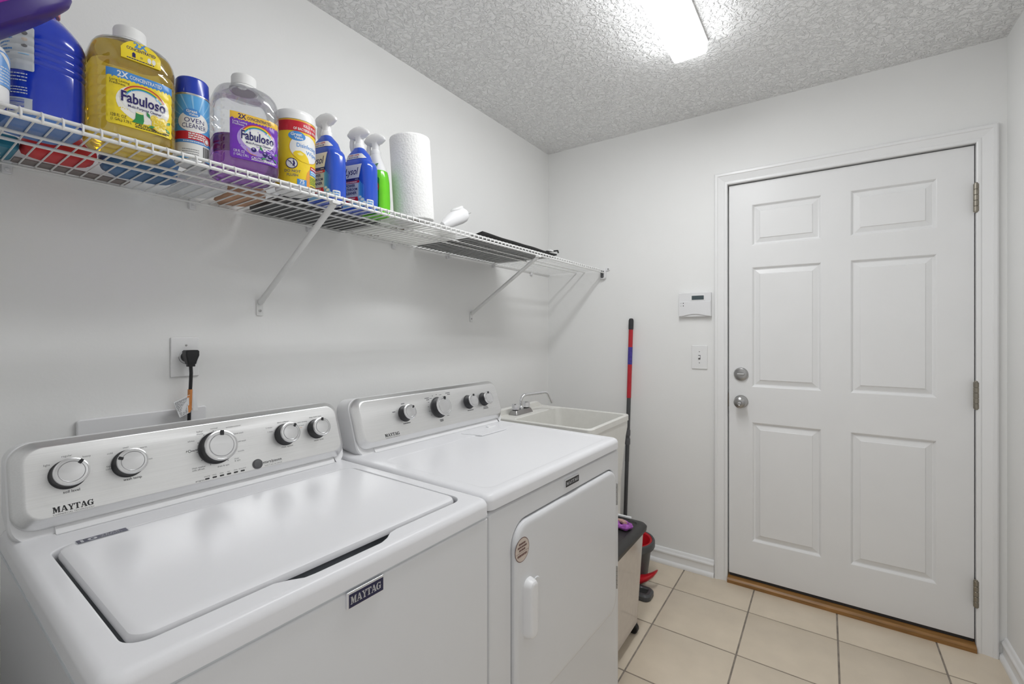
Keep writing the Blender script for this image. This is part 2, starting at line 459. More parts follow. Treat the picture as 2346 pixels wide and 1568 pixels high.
class Loft:
    """bottle body: sections (z, w along y, d along x, r, ox) ; front is +x"""
    def __init__(s, secs, nc=6): s.secs = secs; s.nc = nc
    def outline(s, z):
        S = s.secs
        if z <= S[0][0]: q = S[0]
        elif z >= S[-1][0]: q = S[-1]
        else:
            for a, b in zip(S, S[1:]):
                if a[0] <= z <= b[0]:
                    k = (z-a[0])/max(1e-9, b[0]-a[0]); q = [a[i]+(b[i]-a[i])*k for i in range(len(a))]; break
        _, w, d, r = q[:4]; ox = q[4] if len(q) > 4 else 0
        pts = rrect(-d/2+ox, -w/2, d/2+ox, w/2, r, 4, s.nc)
        return pts
    def add(s, mb, m, cap0=True, cap1=True, z0=None, z1=None):
        zs = [q[0] for q in s.secs]
        if z0 is not None: zs = [z0] + [z for z in zs if z > z0]
        if z1 is not None: zs = [z for z in zs if z < z1] + [z1]
        mb.loops([[(a, b, z) for a, b in s.outline(z)] for z in zs], m, cap0, cap1)
        return mb
    def fn(s):
        cache = {}
        def f(sv, z, off):
            k = round(z, 4)
            if k not in cache:
                pts = [Vector(p) for p in s.outline(z)]
                n = len(pts)
                # start from the point where y = 0 on the front side
                best = None
                for i in range(n):
                    a, b = pts[i], pts[(i+1) % n]
                    if a.x > 0 and b.x > 0 and a.y <= 0 < b.y: best = i
                i0 = best; a, b = pts[i0], pts[(i0+1) % n]; kk = -a.y/(b.y-a.y); st = a+(b-a)*kk
                seq = [st] + [pts[(i0+1+j) % n] for j in range(n)] + [st]
                ln = [0]
                for p, q in zip(seq, seq[1:]): ln.append(ln[-1]+(q-p).length)
                cache[k] = (seq, ln)
            seq, ln = cache[k]; T = ln[-1]; q = sv % T
            for i in range(len(ln)-1):
                if ln[i] <= q <= ln[i+1] and ln[i+1] > ln[i]:
                    kk = (q-ln[i])/(ln[i+1]-ln[i]); p = seq[i]+(seq[i+1]-seq[i])*kk
                    d = (seq[i+1]-seq[i]).normalized(); nn = Vector((d.y, -d.x)); p = p+nn*off
                    return (p.x, p.y, z)
            p = seq[0]; return (p.x+off, p.y, z)
        return f
def cyl_map(r):
    return lambda a, b, k: ((r+k)*math.cos(a/r), (r+k)*math.sin(a/r), b)

# ------------------------------------------------------------------ room shell
T = .12
def slab(name, x0, y0, z0, x1, y1, z1, m):
    b = MB(); b.box(x0, y0, z0, x1, y1, z1, m)
    return tag(b.build(name, base=True), kind='structure')
slab('wall_left', -T, BACK_Y-T, FLOOR_Z-.05, 0, T, CEIL_Z+.05, 'wall_paint')
slab('wall_right', ROOM_X, BACK_Y-T, FLOOR_Z-.05, ROOM_X+T, T, CEIL_Z+.05, 'wall_paint')
slab('ceiling', 0, BACK_Y, CEIL_Z, ROOM_X, 0, CEIL_Z+.1, 'ceiling_texture')
# wall behind the camera, with the opening the photographer stands in
wb = MB()
wb.box(0, BACK_Y-T, FLOOR_Z, 1.06, BACK_Y, CEIL_Z, 'wall_paint')
wb.box(1.96, BACK_Y-T, FLOOR_Z, ROOM_X, BACK_Y, CEIL_Z, 'wall_paint')
wb.box(1.06, BACK_Y-T, 2.04, 1.96, BACK_Y, CEIL_Z, 'wall_paint')
tag(wb.build('wall_back', base=True), kind='structure')
# door wall with the door opening
DX0, DX1, DZ1 = 1.077, 1.999, 2.042
wf = MB()
wf.box(0, 0, FLOOR_Z, DX0-.022, T, CEIL_Z, 'wall_paint')
wf.box(DX1+.022, 0, FLOOR_Z, ROOM_X, T, CEIL_Z, 'wall_paint')
wf.box(DX0-.022, 0, DZ1+.022, DX1+.022, T, CEIL_Z, 'wall_paint')
tag(wf.build('wall_far', base=True), kind='structure')

# floor: grout bed with single tiles on it
fl = MB(); fl.box(0, BACK_Y-T, FLOOR_Z-.06, ROOM_X, T, FLOOR_Z-.0025, 'grout')
floor = tag(fl.build('floor'), kind='structure')
TS, GX, GY, GAP = .3375, .8647, -.2389, .0062
tile_cache = {}
ix0 = -3
for i in range(-3, 5):
    for j in range(-1, 10):
        x0, x1 = GX+i*TS+GAP/2, GX+(i+1)*TS-GAP/2
        y1, y0 = GY-(j)*TS-GAP/2, GY-(j+1)*TS+GAP/2
        x0c, x1c, y0c, y1c = max(x0, .002), min(x1, ROOM_X-.002), max(y0, BACK_Y+.002), min(y1, .05)
        if x1c-x0c < .01 or y1c-y0c < .01: continue
        k = (round(x1c-x0c, 4), round(y1c-y0c, 4))
        if k not in tile_cache:
            b = MB(); w, d = k
            b.rbox(-w/2, -d/2, -.008, w/2, d/2, 0, .002, .0012, 'tile_beige', n=2, nc=2, both=False)
            tile_cache[k] = b
            o = b.build('tile', floor, loc=((x0c+x1c)/2, (y0c+y1c)/2, FLOOR_Z)); tile_cache[k] = o.data
        else:
            o = link('tile', tile_cache[k], floor, ((x0c+x1c)/2, (y0c+y1c)/2, FLOOR_Z))

# baseboards: base with a bead on top and a rounded shoe
def baseboard(name, p0, p1, n):
    p0, p1, n = Vector(p0), Vector(p1), Vector(n)
    prof = [(0, 0), (.024, 0), (.025, .008), (.022, .018), (.014, .022), (.013, .024), (.013, .056), (.0165, .059), (.0165, .066), (.013, .070), (.009, .074), (.0075, .082), (.004, .086), (0, .087)]
    b = MB()
    ls = [[tuple(p+n*a+Vector((0, 0, FLOOR_Z+z))) for a, z in prof] for p in (p0, p1)]
    if (p1-p0).cross(Vector((0, 0, 1))).dot(n) < 0: ls.reverse()
    b.loops(ls, 'trim_paint')
    return tag(b.build(name, base=True, angle=50), kind='structure')
baseboard('baseboard_far', (.003, 0, 0), (1.013, 0, 0), (0, -1, 0))
baseboard('baseboard_right', (ROOM_X, BACK_Y+.003, 0), (ROOM_X, -.001, 0), (-1, 0, 0))
baseboard('baseboard_left', (0, BACK_Y+.003, 0), (0, -.03, 0), (1, 0, 0))

# door casing: three mitred lengths of moulding, and the jamb lining the opening
CW = .063
cprof = [(0, 0), (0, .009), (.004, .011), (.012, .011), (.016, .0085), (.030, .0115), (.044, .015), (.047, .018), (.057, .018), (.061, .0155), (CW, .012), (CW, 0)]
def casing(name, kind):
    b = MB(); z0 = FLOOR_Z
    if kind == 'L':
        ends = [[(DX0-a, -h, z0) for a, h in cprof], [(DX0-a, -h, DZ1+a) for a, h in cprof]]
    elif kind == 'R':
        ends = [[(DX1+a, -h, z0) for a, h in cprof], [(DX1+a, -h, DZ1+a) for a, h in cprof]]
        ends.reverse()
    else:
        ends = [[(DX0-a, -h, DZ1+a) for a, h in cprof], [(DX1+a, -h, DZ1+a) for a, h in cprof]]
    b.loops(ends, 'trim_paint')
    return tag(b.build(name, base=True, angle=25), kind='structure')
casing('trim_1', 'L'); casing('trim_2', 'R'); casing('trim_3', 'H')
jb = MB()
jb.box(DX0-.021, .001, FLOOR_Z, DX0-.001, T, DZ1+.02, 'trim_paint')
jb.box(DX1+.001, .001, FLOOR_Z, DX1+.021, T, DZ1+.02, 'trim_paint')
jb.box(DX0-.001, .001, DZ1+.001, DX1+.001, T, DZ1+.02, 'trim_paint')
jb.box(DX0-.001, .060, FLOOR_Z, DX0+.012, .075, DZ1+.001, 'trim_paint')
jb.box(DX1-.012, .060, FLOOR_Z, DX1+.001, .075, DZ1+.001, 'trim_paint')
jb.box(DX0-.001, .060, DZ1-.012, DX1+.001, .075, DZ1+.001, 'trim_paint')
tag(jb.build('trim_4', base=True), kind='structure')
th = MB()
th.loops([[(x, -.022, FLOOR_Z), (x, -.022, FLOOR_Z+.016), (x, -.014, FLOOR_Z+.024), (x, .03, FLOOR_Z+.027), (x, .10, FLOOR_Z+.027), (x, .10, FLOOR_Z)][::-1] for x in (DX0+.001, DX1-.001)], 'wood_threshold')
tag(th.build('trim_5', base=True), kind='structure')

# ------------------------------------------------------------------ six-panel door
DOORY = .012
door = MB()
dx0, dx1, dz0, dz1 = DX0+.005, DX1-.003, .021, DZ1-.005
xs = [dx0, 1.188, 1.481, 1.591, 1.884, dx1]; zs = [dz0, .208, .815, .996, 1.605, 1.716, 1.924, dz1]
holes = {(1, 1), (3, 1), (1, 3), (3, 3), (1, 5), (3, 5)}
for i in range(5):
    for j in range(7):
        if (i, j) in holes: continue
        door.add([(xs[i], DOORY, zs[j]), (xs[i+1], DOORY, zs[j]), (xs[i+1], DOORY, zs[j+1]), (xs[i], DOORY, zs[j+1])], [(0, 1, 2, 3)], 'door_paint')
door.add([(dx0, DOORY, dz0), (dx1, DOORY, dz0), (dx1, DOORY, dz1), (dx0, DOORY, dz1), (dx0, .055, dz0), (dx1, .055, dz0), (dx1, .055, dz1), (dx0, .055, dz1)],
         [(4, 7, 6, 5), (0, 4, 5, 1), (1, 5, 6, 2), (2, 6, 7, 3), (3, 7, 4, 0)], 'door_paint')
door = tag(door.build('door_1'), kind='structure')
for i, j in sorted(holes):
    b = MB(); x0, x1, z0, z1 = xs[i], xs[i+1], zs[j], zs[j+1]
    ls = []
    for ins, dep in ((0, 0), (.003, .0015), (.006, .0065), (.010, .0110), (.014, .0118), (.034, .0045), (.037, .0012), (.039, .001)):
        ls.append([(x0+ins, DOORY+dep, z0+ins), (x1-ins, DOORY+dep, z0+ins), (x1-ins, DOORY+dep, z1-ins), (x0+ins, DOORY+dep, z1-ins)])
    b.loops(ls, 'door_paint', cap0=False)
    b.build('panel', door, angle=20)
def lathe_y(mb, prof, m, cx, cz, y0, n=32):
    """lathe about the y axis, profile (r, distance towards the room)"""
    mx = Matrix.Translation((cx, y0, cz)) @ Matrix.Rotation(math.pi/2, 4, 'X')
    mb.lathe(prof, m, n, mx)
kb = MB()
lathe_y(kb, [(.033, 0), (.033, .004), (.030, .008), (.016, .011), (.0125, .016), (.0125, .026), (.020, .030), (.027, .038), (.0285, .047), (.027, .055), (.021, .060), (.012, .062), (.010, .0605)], 'nickel', 1.139, .917, DOORY)
kn = kb.build('door_knob', door)
b = MB(); b.rbox(1.139-.007, DOORY-.0655, .9145, 1.139+.007, DOORY-.059, .9195, .002, .001, 'steel_cap', 'y'); b.build('turn_button', kn)
db = MB(); lathe_y(db, [(.034, 0), (.034, .006), (.031, .011), (.024, .0135), (.010, .0145)], 'nickel', 1.139, 1.058, DOORY)
dbo = db.build('deadbolt', door)
b = MB(); b.rbox(1.139-.019, DOORY-.026, 1.053, 1.139+.019, DOORY-.013, 1.0625, .004, .002, 'nickel', 'y'); b.build('thumb_turn', dbo)
for zc, hh in ((1.8185, .0565), (1.018, .054), (.215, .053)):
    h = MB()
    for k in range(5):
        a0, a1 = zc-hh+k*2*hh/5+.0006, zc-hh+(k+1)*2*hh/5-.0006
        h.lathe([(.0080, a0), (.0088, a0+.0008), (.0088, a1-.0008), (.0080, a1)], 'hinge_metal', 14, Matrix.Translation((DX1-.001, -.007, 0)))
    h.lathe([(.0045, zc-hh-.004), (.0065, zc-hh-.002), (.0065, zc+hh+.002), (.0045, zc+hh+.005)], 'hinge_metal', 12, Matrix.Translation((DX1-.001, -.007, 0)))
    h.box(DX1-.0028, -.003, zc-hh, DX1-.0012, .03, zc+hh, 'hinge_metal')
    h.build('hinge', door)
b = MB(); b.rbox(DX0+.0002, .014, .885, DX0+.0036, .045, .955, .002, .001, 'hinge_metal', 'x'); b.build('strike_plate', door)
# dark strip filling the gap under the door
b = MB(); b.box(dx0+.002, .0150, .0072, dx1-.002, .050, .0208, 'dark_plastic'); b.build('door_gap_strip', door)

# ------------------------------------------------------------------ ceiling light
fx = thing('ceiling_light', 'long white fluorescent ceiling light with glowing diffuser', 'ceiling light', (1.0415, -1.25, CEIL_Z))
b = MB(); b.box(-.062, -.600, -.010, .072, .600, 0, 'white_gloss'); b.build('base', fx)
mat('diffuser', (.95, .95, .95), .4, emit=LAMP_STRENGTH, var=.0)
mat('diffuser_side', (.95, .95, .95), .4, emit=LAMP_STRENGTH*.15, var=.0)
LN = lambda ins, z: [(p, q, z) for p, q in rrect(-.0665+ins, -.607+ins, .0665-ins, .607-ins, .003, 2, 2)]
b = MB(); b.loops([LN(0, -.0102), LN(0, -.036)][::-1], 'diffuser_side', False, True)
b.loops([LN(.016, -.0555), LN(.006, -.047), LN(0, -.036)], 'diffuser', True, False)      # prismatic underside with sloping shoulders
b.build('diffuser', fx)

# ------------------------------------------------------------------ wall fittings
t = thing('thermostat', 'white wall thermostat with small dark screen beside the door casing', 'thermostat', (.918, 0, 1.357))
b = MB(); b.rbox(-.083, -.022, .000, .083, -.0005, .130, .005, .003, 'white_plastic', 'y'); b.build('housing', t)
b = MB()
ls = []
for y, ins in ((-.0222, 0), (-.026, 0), (-.0275, .0015)):
    pts = [(-.081+ins, .082-ins), (-.081+ins, .004)]
    pts += [(-.06+.12*k/8, .004+.010*math.sin(math.pi*k/8)+ins) for k in range(9)]
    pts += [(.081-ins, .004), (.081-ins, .082-ins)]
    ls.append([(a, y, z) for a, z in pts])
b.loops(ls, 'white_plastic'); b.build('flap', t)
b = MB(); b.rbox(-.023, -.024, .086, .052, -.022, .121, .003, .001, 'white_gloss', 'y'); fr_ = b.build('screen_frame', t)
b = MB(); b.rbox(-.014, -.0252, .091, .047, -.0238, .113, .001, .0004, 'lcd', 'y'); b.build('screen', fr_)
a = Art(plane_map((0, -.0277, 0), (1, 0, 0), (0, 0, 1), (0, -1, 0)))
for k in range(2):
    a.ell('print_black', 0, -.057, .074-.014*k, .0026, .0026, 12); a.rect('print_grey', 0, -.072, .073-.014*k, -.066, .0742-.014*k, 1, 1)
a.build('print', t)

t = thing('light_switch', 'white toggle light switch plate below the thermostat', 'light switch', (.939, 0, 1.076))
b = MB(); b.rbox(-.040, -.006, 0, .040, -.0005, .127, .004, .003, 'white_gloss', 'y'); pl = b.build('plate', t)
b = MB(); b.box(-.0055, -.0064, .0515, .0055, -.0058, .0755, 'print_grey'); b.build('slot', pl)
b = MB(); b.rbox(-.0042, -.018, .060, .0042, -.006, .0715, .002, .001, 'white_gloss', 'y'); b.build('toggle', t)
for z in (.0335, .0935):
    b = MB(); lathe_y(b, [(.003, 0), (.003, .0007), (.0015, .0011)], 'nickel', 0, z, -.0058, 12); b.build('screw', pl)

def lathe_x(mb, prof, m, cy, cz, x0, n=28):
    mx = Matrix.Translation((x0, cy, cz)) @ Matrix.Rotation(math.pi/2, 4, 'Y')
    mb.lathe(prof, m, n, mx)
t = thing('wall_outlet', 'white outlet plate with round receptacle above the washer', 'outlet', (0, -2.054, 1.148))
b = MB(); b.rbox(.0005, -.035, 0, .006, .035, .112, .003, .003, 'white_gloss', 'x'); b.build('plate', t)
b = MB(); lathe_x(b, [(.0185, 0), (.0185, .0022), (.017, .003)], 'white_plastic', .003, .056, .0055); b.build('receptacle', t)
b = MB(); lathe_x(b, [(.0195, 0), (.0195, .0003)], 'print_grey', .003, .056, .0057); b.build('ring', t)
b = MB(); lathe_x(b, [(.003, 0), (.003, .0007), (.001, .0012)], 'nickel', .002, .089, .0056, 12); b.build('screw', t)

t = thing('power_cord', 'black right-angle plug and cord hanging from the wall outlet', 'power cord', (0, -2.051, 1.205))
b = MB()
lathe_x(b, [(.0155, 0), (.0155, .006), (.012, .018), (.011, .026)], 'black_plastic', 0, 0, .0085)
ls = []
for z, w, d in ((.019, .014, .013), (.016, .0165, .0155), (.004, .0165, .016), (-.012, .012, .0125), (-.020, .0105, .011), (-.0205, .009, .009), (-.027, .009, .009)):
    ls.append([(.034+p, q, z) for p, q in rrect(-d, -w, d, w, .004, 2, 3)])
b.loops(ls[::-1], 'black_plastic'); b.build('plug', t)
b = MB(); b.tube([(.034, 0, -.025), (.035, .0005, -.045), (.034, -.0005, -.08), (.030, -.002, -.13), (.028, -.002, -.18), (.04, .0, -.30)], .0045, 'black_plastic', 10); b.build('cord', t)
# folded warning tag on the cord
b = MB(); b.tube([(.0325, -.0012, -.091), (.030, -.0018, -.150)], .0056, 'print_orange', 10); tg = b.build('tag_wrap', t)
def quad(mb, pts, m, th=.0006):
    a_, b_, c_, d_ = [Vector(p) for p in pts]; n = (b_-a_).cross(d_-a_).normalized()*th
    mb.loops([[tuple(p-n) for p in (a_, b_, c_, d_)], [tuple(p+n) for p in (a_, b_, c_, d_)]], m)
tq = [Vector(q) for q in ((.046, -.045, -.121), (.036, -.002, -.105), (.034, -.001, -.155), (.044, -.030, -.165))]
b = MB(); quad(b, (tq[3], tq[2], tq[1], tq[0]), 'tag_paper'); tp = b.build('tag_sheet', t)
b = MB(); quad(b, ((.036, .004, -.151), (.030, .019, -.153), (.031, .012, -.093), (.036, .004, -.092)), 'tag_paper'); b.build('tag_fold', t)
def bil(Q, k):
    a_, b_, c_, d_ = Q; n = (d_-a_).cross(b_-a_).normalized()
    if n.x < 0: n = -n
    return lambda s, u, off: tuple((a_*(1-s)+b_*s)*(1-u)+(d_*(1-s)+c_*s)*u+n*(off+.0007))
a = Art(bil(tq, 0))
a.rect('print_orange', 0, .80, .02, 1.0, .98, 1, 1)
for k in range(13):
    x = .05+k*.057
    rnd = random.Random(k); y = .06
    while y < (.95 if k % 4 else .6):
        l = rnd.uniform(.06, .2); a.rect('print_grey', 1, x, y, x+.024, min(.96, y+l), 1, 1); y += l+.04
a.build('print', tp)

b = MB(); b.rbox(.0005, -2.282, .86, .012, -2.002, 1.061, .008, .004, 'white_plastic', 'x')
tag(b.build('washer_outlet_box', base=True), 'flat white plastic outlet box cover half hidden behind the washer console', 'outlet box')

# ------------------------------------------------------------------ laundry machines
# local frame: front face at x = 0, +x into the room, y along the wall, z = 0 on the floor
HZ = -FLOOR_Z            # heights below were measured from z = 0, the floor lies lower
def console(root, half, off, lxb, lxt, zb, zt):
    """white housing with a bevelled brushed-steel face; returns the face frame"""
    B = Vector((lxb, off, zb+HZ)); Tt = Vector((lxt, off, zt+HZ)); V = (Tt-B); Lh = V.length; V.normalize()
    U = Vector((0, 1, 0)); N = U.cross(V)
    F = lambda u, v, n: tuple(B+U*u+V*v+N*n)
    # housing
    b = MB(); ls = []
    oh = half+.002
    back = [(lxt-.072, off+p, q) for p, q in rrect(-oh+.004, .905+HZ, oh-.004, zt-.012+HZ, .03, 4, 6)]
    ls.append(back)
    for n, ins in ((-.036, .0), (-.016, 0.0), (-.012, .003)):
        ls.append([F(p, q, n) for p, q in rrect(-oh+ins, -.0205, oh-ins, Lh+.002-ins, .036, 4, 6)])
    b.loops(ls, 'white_plastic'); hs = b.build('console_housing', root, angle=30)
    # apron that meets the top panel
    b = MB()
    zf = .9075+HZ
    for sgn, a0, a1 in ((0, -half+.055, half-.035),):
        p0 = F(0, .004, -.0105); p1 = F(0, -.014, -.006)
        pr = [(p0[0], p0[2]), (p1[0], p1[2]), (p1[0]+.006, zf), (p1[0]-.03, zf)]
        b.loops([[(x, off+a, z) for x, z in pr][::-1] for a in (a0, a1)], 'white_plastic')
    b.build('console_apron', root)
    # steel face
    b = MB(); ls = []
    for n, ins in ((-.0125, 0), (-.009, 0), (-.0055, .0010), (-.0015, .0035), (.0085, .0135), (.0112, .0168), (.012, .0195)):
        ls.append([F(p, q, n) for p, q in rrect(-half+ins, 0+ins*.9, half-ins, Lh-ins*.9, .036-ins*.6, 6, 8)])
    b.loops(ls, 'steel_brushed'); face = b.build('console_face', root, angle=28)
    return F, face, Lh
def knob(root, F, u, v, r, ang, name='knob'):
    """dark skirt, chrome ring, brushed cap and a pointer notch"""
    F0 = [Vector(F(u, v, .012)), Vector(F(u+1, v, .012)), Vector(F(u, v+1, .012)), Vector(F(u, v, 1.012))]
    mx = Matrix.Translation(F0[0]) @ Matrix(((*(F0[1]-F0[0]),), (*(F0[2]-F0[0]),), (*(F0[3]-F0[0]),))).transposed().to_4x4()
    k = MB(); k.lathe([(r*1.10, .0002), (r*1.10, .001), (r*1.0, .004), (r*.92, .022), (r*.93, .027)], 'dark_plastic', 40, mx); ko = k.build(name, root)
    k = MB(); k.lathe([(r*.90, .0245), (r*1.0, .0265), (r*1.02, .0285), (r*.99, .0305), (r*.92, .0312), (r*.90, .0302), (r*.76, .0306), (r*.74, .0295)], 'steel_cap', 40, mx); k.build('knob_ring', ko)
    k = MB(); k.lathe([(r*.735, .0292), (r*.735, .0308), (r*.71, .0316), (r*.4, .0322), (0.0005, .0324)], 'steel_cap', 40, mx); k.build('knob_cap', ko)
    am = math.radians(ang); d = Vector((math.sin(am), math.cos(am), 0)); q = Vector((d.y, -d.x, 0))
    w = r*.10
    pts = [d*r*.66-q*w, d*r*.66+q*w, d*r*.98+q*w*1.1, d*r*.98-q*w*1.1]
    k = MB(); k.loops([[tuple(p+Vector((0, 0, z))) for p in pts][::-1] for z in (.0295, .0328)], 'black_plastic', mx=mx); k.build('knob_pointer', ko)
    return ko
def badge(root, y0, z0, y1, z1, back, x=0):
    b = MB(); b.rbox(x-.0005, y0, z0+HZ, x+.004, y1, z1+HZ, .001, .0008, 'chrome', 'x'); p = b.build('badge', root)
    b = MB(); b.box(x+.0035, y0+.0035, z0+.001+HZ, x+.0044, y1-.001, z1-.004+HZ, back); b.build('badge_field', p)
    a = Art(plane_map((x+.0044, y0+.006, z0+.006+HZ), (0, 1, 0), (0, 0, 1), (1, 0, 0)))
    a.maytag('silver_print', 0, 0, 0, (y1-y0)-.011, (z1-z0)-.014); a.build('badge_lettering', p)

# ---- washer
WO = (.884, -2.114, FLOOR_Z); HW = .329; DEP = .66
w = thing('washing_machine', 'white top-load washing machine with brushed steel console, nearest the camera', 'washing machine', WO, -.85)
b = MB(); b.rbox(-DEP, -HW+.002, .025, -.003, HW-.002, .866+HZ, .012, .006, 'enamel_shaded', 'z', nc=5); cab = b.build('cabinet', w)
for sx in (-.6, -.06):
    for sy in (-.28, .28):
        b = MB(); b.lathe([(.02, 0), (.02, .012), (.008, .014), (.008, .03)], 'black_plastic', 16, Matrix.Translation((sx, sy, 0))); b.build('foot', w)
def dent(pts, y0, y1, amp, xf):
    out = []
    for x, y in pts:
        if x > xf-.02 and y0 < y < y1:
            k = (y-y0)/(y1-y0); e = min(k, 1-k)*5.0; e = min(1, e); e = e*e*(3-2*e); x += amp*e
        out.append((x, y))
    return out
tz = .907+HZ
OUT = lambda ins, z: [(p, q, z) for p, q in rrect(-DEP+ins, -HW+ins, -ins, HW-ins, max(.022-ins*.4, .002), 30, 8)]
ox0, ox1, oy0, oy1 = -.458, -.050, -.292, .290
OPN = lambda ins, z, amp=.023: [(p, q, z) for p, q in dent(rrect(ox0-ins, oy0-ins, ox1+ins, oy1+ins, .028+ins, 30, 8), -.125, .098, amp, ox1)]
ls = [OUT(0, .871+HZ), OUT(0, tz-.016), OUT(.001, tz-.011), OUT(.004, tz-.005), OUT(.009, tz-.0015), OUT(.015, tz)]
ls += [OPN(.004, tz), OPN(.0015, tz-.0012), OPN(0, tz-.004), OPN(0, tz-.04)]
b = MB(); b.loops(ls, 'enamel', True, False); top = b.build('top_panel', w, angle=30)
b = MB(); b.loops([OPN(.002, tz-.041), OPN(.002, tz-.037)], 'dark_plastic'); b.build('tub_opening', w)
# speckled sealing strip under the top panel
b = MB(); b.loops([[(p, q, z) for p, q in rrect(-DEP+.004, -HW-.0006, -.0045, HW+.0006, .012, 4, 5)] for z in (.8655+HZ, .8712+HZ)], 'label_greywhite'); b.build('seal_strip', w)
LID = lambda ins, z: [(p, q, z) for p, q in rrect(ox0+.005+ins, oy0+.006+ins, ox1-.0065-ins, oy1-.006-ins, max(.026-ins, .004), 30, 8)]
b = MB(); ls = [LID(.010, tz-.012), LID(.003, tz-.011), LID(0, tz-.009), LID(.0, tz-.004), LID(.0025, tz+.001), LID(.0065, tz+.0036), LID(.012, tz+.0048), LID(.02, tz+.0052)]
b.loops(ls, 'enamel'); lid = b.build('lid', w, angle=30)
a = Art(plane_map((0, 0, tz+.0052), (0, 1, 0), (-1, 0, 0), (0, 0, 1)))
sx0, sx1, sy0, sy1 = -.263, -.193, .427, .449
a.rect('silver_print', 0, sx0, sy0, sx1, sy1, 1, 1); a.rect('navy', 1, sx0+.0015, sy0+.003, sx1-.001, sy1-.001, 1, 1)
a.text('silver_print', 2, '10', sx0+.006, sy0+.0055, .017, bold=.02, width=.022)
a.text('silver_print', 2, 'YEAR', sx0+.032, sy0+.0125, .0075, width=.028); a.text('silver_print', 2, 'WARRANTY', sx0+.032, sy0+.0055, .0065, width=.030)
a.build('sticker', lid)
badge(w, -.035, .840, .035, .866, 'navy', -.003)
F, face, LH = console(w, .327, 0, -.530, -.584, .922, 1.072)
for u, v, r, an in ((-.253, .0875, .025, 40), (-.164, .0865, .025, -65), (-.0035, .0855, .034, 8), (.158, .086, .0255, 38), (.2456, .086, .0245, 10)):
    knob(w, F, u, v, r, an)
a = Art(lambda s, t_, o: F(s, t_, .012+o), .0002)
PB, PG = 'print_black', 'print_grey'
a.maytag(PB, 0, -.277, .0222, .0565, .0105)
a.text(PB, 0, 'COMMERCIAL TECHNOLOGY', -.2768, .0176, .0038, width=.056, space=1.2)
for s_, t_, bd, sz in ((-.2502, .0535, 'soil level', .0068), (-.160, .0535, 'wash temp', .0068)): a.text(PB, 0, bd, s_, t_, sz, 'C', bold=.01)
for s_, t_, bd, al in ((-.276, .1085, 'light', 'R'), (-.2528, .120, 'regular', 'C'), (-.231, .1135, 'heavy', 'L'), (-.187, .111, 'cold', 'R'), (-.166, .118, 'cool', 'C'), (-.143, .1125, 'warm', 'L'),
                       (-.131, .0865, 'hot', 'L'), (-.192, .0865, 'tap', 'R'), (-.191, .081, 'cold', 'R'), (-.045, .108, 'whites', 'R'), (-.0325, .1265, 'bulky/', 'C'), (-.0325, .1215, 'sheets', 'C'), (-.003, .1290, 'normal', 'C'),
                       (.022, .1265, 'wrinkle control', 'L'), (.037, .1085, 'hand wash', 'L'), (.041, .0885, 'cold wash', 'L'), (.040, .0655, 'towels', 'L'), (.030, .0500, 'rinse', 'L'), (.030, .0450, '& spin', 'L'),
                       (.0052, .0400, 'drain & spin', 'C'), (-.0300, .0475, 'clean washer', 'R'), (-.0330, .0425, 'with affresh', 'R'), (.128, .0985, '1 rinse', 'R'), (.128, .109, '2 rinses', 'R'), (.158, .118, 'fabric softener', 'C'), (.190, .101, 'extra rinse', 'L'),
                       (.222, .110, 'auto sensing', 'R'), (.248, .118, 'deep water wash', 'C')):
    a.text(PG, 0, bd, s_, t_, .0052, al)
a.text(PB, 0, 'P', -.064, .0862, .0058, bold=.02, shear=.2); a.arc(PB, 0, -.0570, .0880, .0022, .0022, .0009, 0, 360, 16); a.text(PB, 0, 'werWash', -.0535, .0862, .0058, bold=.02, shear=.2, width=.019)
a.text(PB, 0, 'rinse option', .158, .0535, .0062, 'C'); a.text(PB, 0, 'water level', .2456, .0535, .0062, 'C')
for cu, r0, a0, a1 in ((-.253, .028, 60, 150), (-.164, .028, 0, 180), (-.0035, .038, -60, 245), (.158, .029, 30, 170)):
    a.arc(PG, 0, cu, .086, r0, r0, .0005, a0, a1, 30)
for k in range(11):
    an = math.radians(-60+k*30.5); a.ell(PG, 0, -.0035+.0395*math.cos(an), .0855+.0395*math.sin(an), .0011, .0011, 8)
a.rect('p_orange', 0, .188, .0965, .206, .0972, 1, 1)
a.text(PB, 0, 'start/pause', .092, .0255, .0085, bold=.015, width=.046); a.rect(PG, 0, .092, .0236, .139, .0239, 1, 1); a.text(PG, 0, 'hold 3 sec. to cancel', .095, .0185, .0048, width=.042)
a.text(PB, 0, 'progress', -.036, .0185, .0050, 'R')
for k, n_ in enumerate(('sensing', 'wash', 'rinse', 'spin', 'done', 'lid locked')):
    a.text(PG, 0, n_, -.0306+k*.0149, .0248, .0040, 'C')
a.build('console_print', face)['kind'] = 'stuff'
for k in range(6):
    u = -.0306+k*.0149; b = MB()
    b.loops([[F(u+p, .0205+q, n) for p, q in rrect(-.0045, -.0017, .0045, .0017, .0016, 2, 4)] for n in (.0121, .0127)], 'dark_plastic'); b.build('indicator_light', w)
b = MB(); ls = []
for r, n in ((.0118, .0121), (.0118, .0135), (.0108, .0145), (.0098, .0142), (.0094, .0150), (.008, .0158), (.001, .0160)):
    ls.append([F(.079+r*math.cos(2*math.pi*i/32), .0275+r*math.sin(2*math.pi*i/32), n) for i in range(32)])
b.loops(ls, 'grey_plastic'); b.build('start_button', w)

